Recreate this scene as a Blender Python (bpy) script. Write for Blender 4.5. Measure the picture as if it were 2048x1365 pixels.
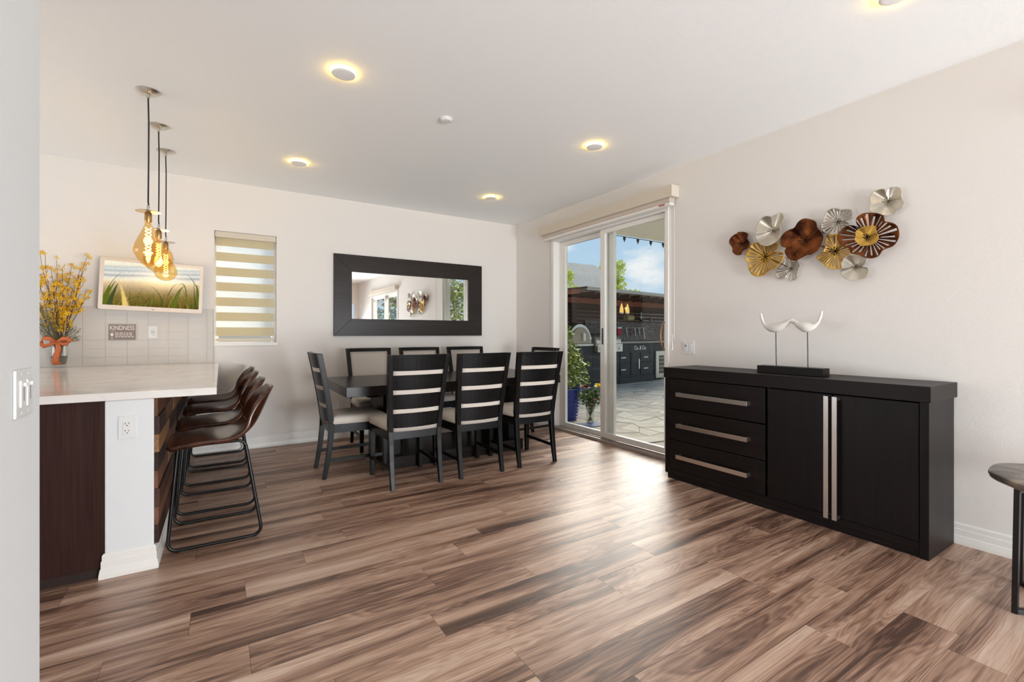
import bpy, bmesh, math, random
import numpy as np
from mathutils import Vector, Matrix
PI = math.pi
random.seed(7)
for o in list(bpy.data.objects):
    bpy.data.objects.remove(o)
SC = bpy.context.scene
COL = SC.collection

# ------------------------------------------------------------------ camera
W, D, H = 3.56, 5.498, 2.742           # right wall x, back wall y, ceiling z
CAMH, YAW, FPX = 1.195, 0.564958, 917.76
cam = bpy.data.cameras.new('camera')
cam.sensor_width = 36.0
cam.lens = 36.0 * FPX / 2048.0
cam.shift_y = -(682.5 - 668.4155) / 2048.0
cam.clip_start = 0.05
cam.clip_end = 300
camo = bpy.data.objects.new('camera', cam)
camo.location = (0, 0, CAMH)
camo.rotation_euler = (PI / 2, 0, -YAW)
COL.objects.link(camo)
SC.camera = camo

# ------------------------------------------------------------------ view
vs = SC.view_settings
vs.view_transform = 'Standard'
try:
    vs.look = 'None'
except Exception:
    pass
vs.gamma = 1.0
vs.use_curve_mapping = False
vs.exposure = 0.07

# ------------------------------------------------------------------ node helpers
def node(nt, typ, **kw):
    n = nt.nodes.new(typ)
    for k, v in kw.items():
        if k in n.inputs and not hasattr(n, k):
            n.inputs[k].default_value = v
        else:
            setattr(n, k, v)
    return n

def link(nt, a, b):
    nt.links.new(a, b)

def ramp(nt, fac, stops, interp='LINEAR'):
    r = nt.nodes.new('ShaderNodeValToRGB')
    r.color_ramp.interpolation = interp
    el = r.color_ramp.elements
    while len(el) > 1:
        el.remove(el[-1])
    el[0].position = stops[0][0]
    el[0].color = tuple(stops[0][1]) + (1,)
    for p, c in stops[1:]:
        e = el.new(p)
        e.color = tuple(c) + (1,)
    link(nt, fac, r.inputs['Fac'])
    return r.outputs['Color']

def s2l(c):
    return tuple(((v / 255.0) / 12.92 if v / 255.0 <= 0.04045 else ((v / 255.0 + 0.055) / 1.055) ** 2.4) for v in c)

# ------------------------------------------------------------------ world: blue sky with clouds
SKY = 0.92
wd = bpy.data.worlds.new('sky')
SC.world = wd
wd.use_nodes = True
nt = wd.node_tree
nt.nodes.clear()
tc = node(nt, 'ShaderNodeTexCoord')
sep = node(nt, 'ShaderNodeSeparateXYZ')
link(nt, tc.outputs['Generated'], sep.inputs[0])
skyc = ramp(nt, sep.outputs['Z'], [(0.0, s2l((214, 232, 244))), (0.12, s2l((190, 219, 242))), (0.35, s2l((165, 205, 240))), (1.0, s2l((110, 165, 225)))])
mp = node(nt, 'ShaderNodeMapping')
mp.inputs['Scale'].default_value = (1.0, 1.0, 2.2)
mp.inputs['Location'].default_value = (0.15, 0.3, 0.1)
link(nt, tc.outputs['Generated'], mp.inputs[0])
nz = node(nt, 'ShaderNodeTexNoise')
nz.inputs['Scale'].default_value = 4.6
nz.inputs['Detail'].default_value = 6
nz.inputs['Roughness'].default_value = 0.55
link(nt, mp.outputs[0], nz.inputs['Vector'])
cl = ramp(nt, nz.outputs['Fac'], [(0.50, (0, 0, 0)), (0.62, (1, 1, 1))])
mx = node(nt, 'ShaderNodeMix', data_type='RGBA')
link(nt, cl, mx.inputs[0])
link(nt, skyc, mx.inputs[6])
mx.inputs[7].default_value = s2l((250, 251, 253)) + (1,)
bg = node(nt, 'ShaderNodeBackground')
bg.inputs['Strength'].default_value = SKY
link(nt, mx.outputs[2], bg.inputs[0])
wo = node(nt, 'ShaderNodeOutputWorld')
link(nt, bg.outputs[0], wo.inputs[0])

# ------------------------------------------------------------------ sun and added fill lights
def add_light(name, typ, loc, rot, energy, color=(1, 1, 1), **kw):
    l = bpy.data.lights.new(name, typ)
    l.energy = energy
    l.color = color
    for k, v in kw.items():
        setattr(l, k, v)
    o = bpy.data.objects.new(name, l)
    o.location = loc
    o.rotation_euler = rot
    COL.objects.link(o)
    return o

SUN_DIR = Vector((-0.66, -0.46, -0.56))
sun_o = add_light('sun', 'SUN', (6, 20, 30), (0, 0, 0), 6.0, (1, 0.95, 0.87), angle=math.radians(42))
sun_o.rotation_euler = SUN_DIR.to_track_quat('-Z', 'Y').to_euler()
# added area lights in invented openings of the unseen rear and kitchen walls
add_light('rear_fill_light', 'AREA', (2.3, -3.46, 0.75), (PI / 2, 0, 0), 156, (0.90, 0.955, 1.0), shape='RECTANGLE', size=2.2, size_y=1.3, spread=math.radians(125))
add_light('kitchen_fill_light', 'AREA', (-4.22, 3.6, 0.95), (PI / 2, 0, -PI / 2), 58, (0.93, 0.965, 1.0), shape='RECTANGLE', size=2.6, size_y=1.2)

# ------------------------------------------------------------------ materials
MATS = {}

def pmat(name, color, rough=0.5, metal=0.0, spec=0.5, **kw):
    m = bpy.data.materials.new(name)
    m.use_nodes = True
    b = m.node_tree.nodes['Principled BSDF']
    b.inputs['Base Color'].default_value = tuple(color) + (1,)
    b.inputs['Roughness'].default_value = rough
    b.inputs['Metallic'].default_value = metal
    b.inputs['Specular IOR Level'].default_value = spec
    for k, v in kw.items():
        b.inputs[k].default_value = v
    MATS[name] = m
    return m

def bump(m, height, strength=0.2, dist=0.002):
    nt = m.node_tree
    b = nt.nodes['Principled BSDF']
    bp = node(nt, 'ShaderNodeBump')
    bp.inputs['Strength'].default_value = strength
    bp.inputs['Distance'].default_value = dist
    link(nt, height, bp.inputs['Height'])
    link(nt, bp.outputs[0], b.inputs['Normal'])

def coords(nt, scale, kind='Object', rnd=False, loc=(0, 0, 0), rot=(0, 0, 0)):
    t = node(nt, 'ShaderNodeTexCoord')
    v = t.outputs[kind]
    if rnd:
        oi = node(nt, 'ShaderNodeObjectInfo')
        mm = node(nt, 'ShaderNodeMath', operation='MULTIPLY')
        link(nt, oi.outputs['Random'], mm.inputs[0])
        mm.inputs[1].default_value = 87.0
        ad = node(nt, 'ShaderNodeVectorMath', operation='ADD')
        link(nt, v, ad.inputs[0])
        link(nt, mm.outputs[0], ad.inputs[1])
        v = ad.outputs[0]
    mp = node(nt, 'ShaderNodeMapping')
    mp.inputs['Scale'].default_value = scale
    mp.inputs['Location'].default_value = loc
    mp.inputs['Rotation'].default_value = rot
    link(nt, v, mp.inputs[0])
    return mp.outputs[0]

def noise(nt, vec, scale=1.0, detail=3, rough=0.5, dist=0.0):
    n = node(nt, 'ShaderNodeTexNoise')
    n.inputs['Scale'].default_value = scale
    n.inputs['Detail'].default_value = detail
    n.inputs['Roughness'].default_value = rough
    n.inputs['Distortion'].default_value = dist
    link(nt, vec, n.inputs['Vector'])
    return n.outputs['Fac']

def math_(nt, op, a, b=None):
    n = node(nt, 'ShaderNodeMath', operation=op)
    for i, v in enumerate((a, b)):
        if v is None:
            continue
        if isinstance(v, (int, float)):
            n.inputs[i].default_value = v
        else:
            link(nt, v, n.inputs[i])
    return n.outputs[0]

def mixc(nt, fac, a, b, blend='MIX'):
    n = node(nt, 'ShaderNodeMix', data_type='RGBA', blend_type=blend)
    for i, v in ((0, fac), (6, a), (7, b)):
        if isinstance(v, (int, float)):
            n.inputs[i].default_value = v
        elif isinstance(v, tuple):
            n.inputs[i].default_value = v + (1,) if len(v) == 3 else v
        else:
            link(nt, v, n.inputs[i])
    return n.outputs[2]

def plaster(name, color, sc=160, st=0.25):
    m = pmat(name, color, 0.75, spec=0.25)
    nt = m.node_tree
    v = coords(nt, (1, 1, 1))
    bump(m, noise(nt, v, sc, 3, 0.55), st, 0.003)
    return m

M_wall = plaster('wall_paint', s2l((232, 226, 220)))
M_ceil = plaster('ceiling_paint', s2l((248, 248, 247)), 130, 0.35)
M_wallw = plaster('partition_paint', s2l((228, 229, 229)))
M_trim = pmat('white_trim', s2l((238, 234, 228)), 0.4)
M_plate = pmat('white_plastic', s2l((228, 227, 225)), 0.35)
M_dark = pmat('black_slot', (0.01, 0.01, 0.01), 0.6)

def floor_mat(name):
    m = pmat(name, (0.2, 0.1, 0.06), 0.38, spec=0.8)
    nt = m.node_tree
    b = nt.nodes['Principled BSDF']
    va = coords(nt, (0.75, 8.0, 1), rnd=True)
    wv = noise(nt, coords(nt, (2.5, 5, 1), rnd=True), 1.0, 2, 0.5)
    base = noise(nt, va, 1.0, 3, 0.45, 0.6)
    rings = math_(nt, 'SINE', math_(nt, 'MULTIPLY', math_(nt, 'ADD', base, math_(nt, 'MULTIPLY', wv, 0.12)), 125.0))
    fine = noise(nt, coords(nt, (5, 210, 1), rnd=True), 1.0, 4, 0.6)
    vein = noise(nt, coords(nt, (1.1, 44, 1), rnd=True), 1.0, 3, 0.55, 0.4)
    mixv = math_(nt, 'ADD', base, math_(nt, 'MULTIPLY', math_(nt, 'SUBTRACT', vein, 0.5), 0.42))
    mixv = math_(nt, 'ADD', mixv, math_(nt, 'MULTIPLY', math_(nt, 'SUBTRACT', fine, 0.5), 0.24))
    mixv = math_(nt, 'ADD', mixv, math_(nt, 'MULTIPLY', rings, 0.045))
    oi = node(nt, 'ShaderNodeObjectInfo')
    mixv = math_(nt, 'ADD', mixv, math_(nt, 'MULTIPLY', math_(nt, 'SUBTRACT', oi.outputs['Random'], 0.5), 0.03))
    c = ramp(nt, mixv, [(0.27, s2l((78, 53, 42))), (0.38, s2l((122, 90, 73))), (0.48, s2l((160, 125, 104))), (0.60, s2l((189, 155, 133))), (0.76, s2l((212, 186, 166)))])
    link(nt, c, b.inputs['Base Color'])
    rr = math_(nt, 'ADD', math_(nt, 'MULTIPLY', fine, 0.12), 0.36)
    link(nt, rr, b.inputs['Roughness'])
    bump(m, math_(nt, 'ADD', fine, math_(nt, 'MULTIPLY', rings, 0.05)), 0.12, 0.0012)
    return m

M_floor = floor_mat('walnut_plank')
M_joint = pmat('plank_joint', s2l((74, 54, 45)), 0.7)

def darkwood(name, c0, c1, axis='x', rough=0.42, rnd=True, spec=0.2):
    m = pmat(name, c0, rough, spec=spec)
    nt = m.node_tree
    b = nt.nodes['Principled BSDF']
    sc = {'x': (3, 110, 110), 'y': (110, 3, 110), 'z': (110, 110, 3)}[axis]
    f = noise(nt, coords(nt, sc, rnd=rnd), 1.0, 4, 0.6)
    g = noise(nt, coords(nt, tuple(v * 0.12 for v in sc), rnd=rnd), 1.0, 2, 0.5)
    f = math_(nt, 'ADD', math_(nt, 'MULTIPLY', f, 0.65), math_(nt, 'MULTIPLY', g, 0.35))
    link(nt, ramp(nt, f, [(0.35, c0), (0.65, c1)]), b.inputs['Base Color'])
    bump(m, f, 0.10, 0.0012)
    return m

M_espx = darkwood('espresso_wood_x', s2l((16, 12, 11)), s2l((32, 25, 23)), 'x')
M_espy = darkwood('espresso_wood_y', s2l((14, 10, 9)), s2l((30, 22, 20)), 'y')
M_espz = darkwood('espresso_wood_z', s2l((12, 9, 8)), s2l((26, 19, 18)), 'z')
M_black = darkwood('black_wood_z', s2l((9, 8, 8)), s2l((22, 20, 19)), 'z', 0.33)
M_blackx = darkwood('black_wood_x', s2l((9, 9, 9)), s2l((24, 22, 22)), 'x', 0.33)
M_table = darkwood('table_wood', s2l((16, 12, 11)), s2l((38, 30, 27)), 'x', 0.26)
M_cab = darkwood('cabinet_panel', s2l((44, 27, 24)), s2l((62, 40, 35)), 'z', 0.34)
M_frame = darkwood('mirror_frame_wood', s2l((38, 32, 29)), s2l((52, 44, 40)), 'x', 0.33)

def fabric(name, c):
    m = pmat(name, c, 0.85, spec=0.2)
    nt = m.node_tree
    f = noise(nt, coords(nt, (1, 1, 1)), 900, 2, 0.6)
    bump(m, f, 0.2, 0.0008)
    return m

M_fab = fabric('beige_fabric', s2l((206, 196, 185)))
M_steel = pmat('brushed_steel', s2l((205, 198, 190)), 0.28, 1.0)
M_blackmetal = pmat('black_steel', s2l((16, 16, 17)), 0.35, 0.2)
M_mirror = pmat('mirror_glass', (0.93, 0.94, 0.93), 0.0, 1.0)
M_leather = pmat('brown_leather', s2l((62, 33, 20)), 0.22, spec=0.7)
_nt = M_leather.node_tree
_f = noise(_nt, coords(_nt, (1, 1, 1), rnd=True), 14, 4, 0.6)
link(_nt, ramp(_nt, _f, [(0.3, s2l((44, 22, 13))), (0.7, s2l((84, 46, 27)))]), _nt.nodes['Principled BSDF'].inputs['Base Color'])
bump(M_leather, noise(_nt, coords(_nt, (1, 1, 1)), 180, 3, 0.6), 0.12, 0.001)

def glassmat(name, tint=(1, 1, 1), refl=0.06, rough=0.0):
    m = bpy.data.materials.new(name)
    m.use_nodes = True
    nt = m.node_tree
    nt.nodes.clear()
    tr = node(nt, 'ShaderNodeBsdfTransparent')
    tr.inputs[0].default_value = tint + (1,)
    gl = node(nt, 'ShaderNodeBsdfGlossy')
    gl.inputs['Roughness'].default_value = rough
    lw = node(nt, 'ShaderNodeLayerWeight')
    lw.inputs['Blend'].default_value = 0.5
    f = math_(nt, 'ADD', math_(nt, 'MULTIPLY', math_(nt, 'POWER', lw.outputs['Facing'], 4.0), 0.55), refl * 0.45)
    mx = node(nt, 'ShaderNodeMixShader')
    link(nt, f, mx.inputs[0])
    link(nt, tr.outputs[0], mx.inputs[1])
    link(nt, gl.outputs[0], mx.inputs[2])
    out = node(nt, 'ShaderNodeOutputMaterial')
    link(nt, mx.outputs[0], out.inputs[0])
    MATS[name] = m
    return m

M_glass = glassmat('window_glass', (0.97, 0.985, 0.98), 0.045)
M_amber = glassmat('amber_glass', (0.97, 0.80, 0.50), 0.10)
M_vglass = glassmat('vase_glass', (0.93, 0.93, 0.91), 0.10)

def emis(name, c, st):
    m = bpy.data.materials.new(name)
    m.use_nodes = True
    nt = m.node_tree
    nt.nodes.clear()
    e = node(nt, 'ShaderNodeEmission')
    e.inputs[0].default_value = tuple(c) + (1,)
    e.inputs[1].default_value = st
    out = node(nt, 'ShaderNodeOutputMaterial')
    link(nt, e.outputs[0], out.inputs[0])
    MATS[name] = m
    return m

# ------------------------------------------------------------------ mesh builder
class MB:
    def __init__(self):
        self.v = []
        self.f = []

    def add(self, vs, fs):
        n = len(self.v)
        self.v += [tuple(p) for p in vs]
        self.f += [tuple(i + n for i in q) for q in fs]
        return self

    def box(self, x0, x1, y0, y1, z0, z1):
        vs = [(x0, y0, z0), (x1, y0, z0), (x1, y1, z0), (x0, y1, z0), (x0, y0, z1), (x1, y0, z1), (x1, y1, z1), (x0, y1, z1)]
        return self.add(vs, [(0, 3, 2, 1), (4, 5, 6, 7), (0, 1, 5, 4), (1, 2, 6, 5), (2, 3, 7, 6), (3, 0, 4, 7)])

    def prism(self, poly, axis, a, b):
        """extrude a 2-D polygon along axis between a and b"""
        n = len(poly)
        def P(p, t):
            return {'x': (t, p[0], p[1]), 'y': (p[0], t, p[1]), 'z': (p[0], p[1], t)}[axis]
        vs = [P(p, a) for p in poly] + [P(p, b) for p in poly]
        fs = [tuple(range(n))[::-1], tuple(range(n, 2 * n))] + [(i, (i + 1) % n, n + (i + 1) % n, n + i) for i in range(n)]
        return self.add(vs, fs)

    def loft(self, rings, closed=True, cap=True):
        """rings of equal length"""
        n = len(rings[0])
        vs = [p for r in rings for p in r]
        fs = []
        for k in range(len(rings) - 1):
            for i in range(n if closed else n - 1):
                j = (i + 1) % n
                fs.append((k * n + i, k * n + j, (k + 1) * n + j, (k + 1) * n + i))
        if cap and closed:
            fs.append(tuple(range(n))[::-1])
            fs.append(tuple(range((len(rings) - 1) * n, len(rings) * n)))
        return self.add(vs, fs)

    def lathe(self, prof, n=24, c=(0, 0, 0), cap=True):
        rings = [[(c[0] + r * math.cos(2 * PI * i / n), c[1] + r * math.sin(2 * PI * i / n), c[2] + z) for i in range(n)] for r, z in prof]
        return self.loft(rings, True, cap)

    def tube(self, pts, r, n=8, cap=True):
        pts = [Vector(p) for p in pts]
        rr = r if isinstance(r, (list, tuple)) else [r] * len(pts)
        rings = []
        up = None
        for i, p in enumerate(pts):
            t = (pts[min(i + 1, len(pts) - 1)] - pts[max(i - 1, 0)])
            if t.length < 1e-9:
                t = Vector((0, 0, 1))
            t.normalize()
            if up is None:
                up = Vector((0, 0, 1)) if abs(t.z) < 0.9 else Vector((1, 0, 0))
            a = t.cross(up)
            if a.length < 1e-6:
                a = t.orthogonal()
            a.normalize()
            b = a.cross(t).normalized()
            up = b
            rings.append([tuple(p + a * (rr[i] * math.cos(2 * PI * k / n)) + b * (rr[i] * math.sin(2 * PI * k / n))) for k in range(n)])
        return self.loft(rings, True, cap)

    def bar(self, p, q, w, h):
        """square bar from p to q, width w horizontally, h other"""
        p, q = Vector(p), Vector(q)
        t = (q - p).normalized()
        up = Vector((0, 0, 1)) if abs(t.z) < 0.9 else Vector((0, 1, 0))
        a = t.cross(up).normalized() * (w / 2)
        b = a.cross(t).normalized() * (h / 2)
        rings = [[tuple(c + a + b), tuple(c - a + b), tuple(c - a - b), tuple(c + a - b)] for c in (p, q)]
        return self.loft(rings)

    def build(self, name, mat, parent=None, smooth=False, bevel=0, loc=None, seg=2):
        me = bpy.data.meshes.new(name)
        me.from_pydata(self.v, [], self.f)
        me.update()
        bm = bmesh.new()
        bm.from_mesh(me)
        bmesh.ops.recalc_face_normals(bm, faces=bm.faces)
        if smooth:
            for f in bm.faces:
                f.smooth = True
        bm.to_mesh(me)
        bm.free()
        if smooth and hasattr(me, 'set_sharp_from_angle'):
            me.set_sharp_from_angle(angle=math.radians(50))
        if mat:
            me.materials.append(mat)
        o = bpy.data.objects.new(name, me)
        COL.objects.link(o)
        if parent:
            o.parent = parent
        if loc:
            o.location = loc
        if bevel:
            b = o.modifiers.new('bevel', 'BEVEL')
            b.width = bevel
            b.segments = seg
            b.limit_method = 'ANGLE'
            b.angle_limit = math.radians(40)
        return o

def thing(name, label, cat, loc=(0, 0, 0), rz=0, group=None):
    o = bpy.data.objects.new(name, None)
    o.empty_display_size = 0.05
    COL.objects.link(o)
    o.location = loc
    o.rotation_euler = (0, 0, rz)
    return tag(o, label, cat, group)

def tag(o, label, cat, group=None):
    o['label'] = label
    o['category'] = cat
    if group:
        o['group'] = group
    return o

def struct(o, label=None):
    o['kind'] = 'structure'
    if label:
        o['label'] = label
    return o

def stuff(o):
    o['kind'] = 'stuff'
    return o

def dup(root, loc, rz, label=None):
    r = root.copy()
    COL.objects.link(r)
    r.location = loc
    r.rotation_euler = (0, 0, rz)
    if label:
        r['label'] = label
    for ch in list(root.children):
        c = ch.copy()
        COL.objects.link(c)
        c.parent = r
        for g in ch.children:
            d = g.copy()
            COL.objects.link(d)
            d.parent = c
    return r

# ------------------------------------------------------------------ setting: floor
fl = struct(MB().box(-4.2, W, -3.44, D, -0.10, -0.012).build('floor', M_floor), 'brown wood plank floor with staggered boards')
PW, PL, Y0 = 0.181, 1.224, 1.489
ends = {-1: 0.93, 0: 1.556, 1: 0.752, 2: 0.09, 3: 0.862, 4: 1.115, 5: 1.32, 6: 0.374, 7: 0.62, 8: 1.11, 10: 0.72, -2: 2.152, -3: 2.442, -4: 2.028, -6: 2.327, -5: 1.25}
PX0 = -0.95
pme = {}
joints = MB().box(-1.5, W, -0.9, D, -0.0119, -0.0012).build('plank_joint_bed', M_joint, fl)
def plank_mesh(L):
    k = round(L, 3)
    if k not in pme:
        o = MB().box(-L / 2 + 0.0006, L / 2 - 0.0006, -PW / 2 + 0.0006, PW / 2 - 0.0006, -0.008, 0.0).build('plank', M_floor, None, bevel=0)
        pme[k] = o.data
        bpy.data.objects.remove(o)
    return pme[k]
for k in range(-13, 23):
    ya = Y0 + k * PW
    if ya + PW > D - 0.004:
        continue
    e = ends.get(k, (k * 0.437 + 0.3) % PL)
    xs = sorted(set([e + PL * j for j in range(-6, 7)]))
    xs = [-1.45] + [x for x in xs if -1.40 < x < W - 0.05] + [W - 0.004]
    for a, b in zip(xs[:-1], xs[1:]):
        o = bpy.data.objects.new('plank', plank_mesh(b - a))
        COL.objects.link(o)
        o.parent = fl
        o.location = ((a + b) / 2, ya + PW / 2, 0)

# ------------------------------------------------------------------ setting: walls
def hole_wall_x(x0, x1, ya, yb, z1, holes):
    """wall slab between x0,x1 running along y with rectangular holes (ya,yb,za,zb)"""
    m = MB()
    cur = ya
    for (a, b, c, d) in sorted(holes):
        m.box(x0, x1, cur, a, 0, z1)
        if c > 0:
            m.box(x0, x1, a, b, 0, c)
        m.box(x0, x1, a, b, d, z1)
        cur = b
    m.box(x0, x1, cur, yb, 0, z1)
    return m

def hole_wall_y(y0, y1, xa, xb, z1, holes):
    m = MB()
    cur = xa
    for (a, b, c, d) in sorted(holes):
        m.box(cur, a, y0, y1, 0, z1)
        if c > 0:
            m.box(a, b, y0, y1, 0, c)
        m.box(a, b, y0, y1, d, z1)
        cur = b
    m.box(cur, xb, y0, y1, 0, z1)
    return m

DY0, DY1, DZ = 2.855, 4.665, 2.405       # sliding door opening
struct(hole_wall_x(W, W + 0.16, -3.44, D, H, [(DY0, DY1, 0, DZ), (-2.05, 0.28, 0, 2.24)]).build('wall_right', M_wall), 'warm white wall with the sliding glass door')
WX0, WX1, WZ0, WZ1 = -0.058, 0.502, 1.072, 2.24
struct(hole_wall_y(D, D + 0.16, -4.2, W + 0.16, H, [(WX0, WX1, WZ0, WZ1)]).build('wall_back', M_wall), 'warm white back wall behind the dining table')
struct(hole_wall_y(-3.6, -3.44, -4.2, W + 0.16, H, [(1.15, 3.45, 0.05, 2.10)]).build('wall_rear', M_wall), 'white wall behind the camera')  # unseen opening added for the rear area light
struct(hole_wall_x(-4.36, -4.2, -3.6, D + 0.16, H, [(2.2, 5.0, 0.3, 2.10)]).build('wall_left', M_wall), 'white kitchen wall')  # unseen opening added for the kitchen area light
struct(MB().box(-0.56, -0.43, -3.44, 1.80, 0, H).build('wall_partition', M_wallw, bevel=0.004), 'white partition wall at the left edge')
struct(MB().box(-4.2, -0.56, 0.3, 0.42, 0, H).build('wall_kitchen', M_wall), 'white wall closing the kitchen')
struct(MB().box(-4.36, W + 0.16, -3.6, D + 0.16, H, H + 0.12).build('ceiling', M_ceil), 'white textured ceiling')

def baseboard(poly_dir, name, label):
    pass

BP = [(0, 0), (0.020, 0), (0.020, 0.018), (0.016, 0.045), (0.0125, 0.050), (0.0125, 0.082), (0.009, 0.086), (0.009, 0.110), (0.003, 0.118), (0, 0.118)]
struct(MB().prism([(D - a, b) for a, b in BP], 'x', -0.27, W - 0.001).build('baseboard_back', M_trim), 'white moulded baseboard under the mirror wall')
m = MB()
m.prism([(W - a, b) for a, b in BP], 'y', 0.50, 2.80)
m.prism([(W - a, b) for a, b in BP], 'y', 4.72, D - 0.02)
m.prism([(W - a, b) for a, b in BP], 'y', -3.44, -2.07)
struct(m.build('baseboard_right', M_trim), 'white moulded baseboard along the right wall')
struct(MB().prism([(-0.43 + a, b) for a, b in BP], 'y', -3.4, 1.80).build('baseboard_partition', M_trim), 'white baseboard on the partition wall')

# ------------------------------------------------------------------ counter peninsula
CX, CY0 = -0.29, 2.966
struct(MB().box(-0.482, CX, CY0, D, 0, 0.866).build('wall_counter', M_wallw, bevel=0.006), 'white half wall post under the counter end')
m = MB()
P0 = (-0.5, -0.29)
# mitred baseboard around the post: front run then the long side
rings = []
for a, b in BP:
    rings.append([(-0.482 - a, CY0 - a, b), (CX + a, CY0 - a, b), (CX + a, D - 0.03, b)])
n = len(rings)
vs = [p for r in rings for p in r]
fs = []
for k in range(n - 1):
    for i in range(2):
        fs.append((k * 3 + i, k * 3 + i + 1, (k + 1) * 3 + i + 1, (k + 1) * 3 + i))
fs.append(tuple(k * 3 for k in range(n)))
m.add(vs, fs)
# left return of the front run
vs2 = [p for a, b in BP for p in ((-0.482 - a, CY0 - a, b), (-0.482 - a, CY0 + 0.004, b))]
m.add(vs2, [(2 * k, 2 * k + 1, 2 * k + 3, 2 * k + 2) for k in range(n - 1)])
struct(m.build('baseboard_counter', M_trim), 'white moulded baseboard around the counter post')

cab = thing('base_cabinet', 'dark brown cabinet side panel under the marble counter', 'cabinet', (-0.9, 3.3, 0))
MB().box(-0.55, 0.416, -0.322, 0.5, 0.045, 0.866).build('side_panel', M_cab, cab, bevel=0.002)
MB().box(-0.55, 0.416, -0.316, 0.45, 0.0, 0.045).build('toe_kick', pmat('toe_kick', s2l((40, 24, 18)), 0.5), cab)

M_marble = pmat('white_marble', s2l((236, 230, 224)), 0.12, spec=0.5)
nt = M_marble.node_tree
v = coords(nt, (1, 1, 1), 'Object', loc=(0.2, 0.4, 0.1))
wob = noise(nt, v, 0.9, 3, 0.5, 1.2)
vein = math_(nt, 'ABSOLUTE', math_(nt, 'SUBTRACT', wob, 0.5))
vein2 = math_(nt, 'ABSOLUTE', math_(nt, 'SUBTRACT', noise(nt, v, 1.7, 3, 0.5, 1.4), 0.52))
vc = ramp(nt, vein, [(0.0, (0.62, 0.62, 0.62)), (0.012, (0.25, 0.25, 0.25)), (0.035, (0, 0, 0))])
vc2 = ramp(nt, vein2, [(0.0, (0.22, 0.22, 0.22)), (0.010, (0, 0, 0))])
msk = math_(nt, 'MAXIMUM', vc, vc2)
link(nt, mixc(nt, msk, s2l((236, 230, 224)), s2l((206, 199, 192))), nt.nodes['Principled BSDF'].inputs['Base Color'])
ct = MB().box(-2.2, -0.02, 2.952, D - 0.002, 0.867, 0.906).build('countertop', M_marble, bevel=0.003)
tag(ct, 'white marble countertop with grey veins on the breakfast peninsula', 'countertop')

# reclaimed wood cladding on the stool side
clad = thing('wood_cladding', 'reclaimed mixed brown wood planks cladding the counter side', 'cladding', (CX, CY0 + 0.002, 0.12))
wc = [s2l(c) for c in ((110, 74, 52), (62, 46, 38), (150, 110, 76), (52, 38, 32), (118, 80, 62), (84, 56, 44), (122, 84, 64), (58, 42, 36))]
WM = []
for i, c in enumerate(wc):
    mm = darkwood('reclaimed_%d' % i, tuple(x * 0.62 for x in c), tuple(min(1, x * 1.25) for x in c), 'y', 0.55)
    WM.append(mm)
rnd = random.Random(3)
zz = 0.0
hs = 0.0932
for r in range(8):
    y = 0.0
    i = (7 - r)
    first = True
    while y < D - CY0 - 0.01:
        L = min(rnd.uniform(0.35, 0.85) if not first else rnd.uniform(0.3, 0.6), D - CY0 - 0.004 - y)
        if D - CY0 - y - L < 0.12:
            L = D - CY0 - 0.004 - y
        th = rnd.uniform(0.014, 0.024)
        MB().box(0.0005, th, y + 0.001, y + L - 0.001, r * hs + 0.001, (r + 1) * hs - 0.001).build('plank', WM[(i + (0 if first else rnd.randint(1, 7))) % 8], clad)
        y += L
        first = False

# backsplash tiles
M_tile = pmat('glossy_tile', s2l((214, 208, 202)), 0.06, spec=0.6)
M_grout = pmat('grout', s2l((205, 198, 190)), 0.8)
M_edge = pmat('edge_trim', s2l((196, 190, 184)), 0.6)
bs = thing('tile_backsplash', 'glossy pale grey tile backsplash behind the marble counter', 'backsplash', (-0.064, D, 0.906))
MB().box(-2.0, -0.0005, -0.005, -0.0005, 0, 0.539).build('grout_bed', M_grout, bs)
MB().box(-0.0008, 0.0025, -0.010, -0.0005, 0, 0.541).build('edge_trim', M_edge, bs)
tw, th = 0.153, 0.077
tm = {}
for cidx in range(13):
    x1 = -0.0012 - (0.056 if cidx > 0 else 0) - max(0, cidx - 1) * tw
    w = 0.056 if cidx == 0 else tw
    for r in range(7):
        key = cidx == 0
        if key not in tm:
            o = MB().box(-w + 0.001, -0.001, -0.009, -0.0052, 0.0015, th - 0.0015).build('tile', M_tile, None)
            tm[key] = o.data
            bpy.data.objects.remove(o)
        o = bpy.data.objects.new('tile', tm[key])
        COL.objects.link(o)
        o.parent = bs
        o.location = (x1, 0, r * th)

# ------------------------------------------------------------------ electrical plates
def screw_holes(m, pts, y):
    for x, z in pts:
        m.box(x - 0.002, x + 0.002, y, y + 0.0005, z - 0.002, z + 0.002)

def outlet(name, label, loc, rz, usb=False, group=None):
    t = thing(name, label, 'outlet', loc, rz)
    MB().box(-0.035, 0.035, -0.006, 0, -0.057, 0.057).build('cover_plate', M_plate, t, bevel=0.002)
    MB().box(-0.0165, 0.0165, -0.009, -0.0055, -0.034, 0.034).build('receptacle', M_plate, t, bevel=0.001)
    for z in (0.018, -0.018):
        for dx, h in ((-0.0065, 0.008), (0.0065, 0.0065)):
            MB().box(dx - 0.0012, dx + 0.0012, -0.0095, -0.0088, z - h / 2 + 0.003, z + h / 2 + 0.003).build('slot', M_dark, t)
        MB().lathe([(0.0025, 0), (0.0025, 0.0008)], 10).build('ground_slot', M_dark, t, loc=(0, -0.0088, z - 0.0075)).rotation_euler = (PI / 2, 0, 0)
    if usb:
        for dx in (-0.008, 0.008):
            MB().box(dx - 0.003, dx + 0.003, -0.0095, -0.0088, -0.0045, 0.0045).build('usb_port', M_dark, t)
    return t

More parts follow.
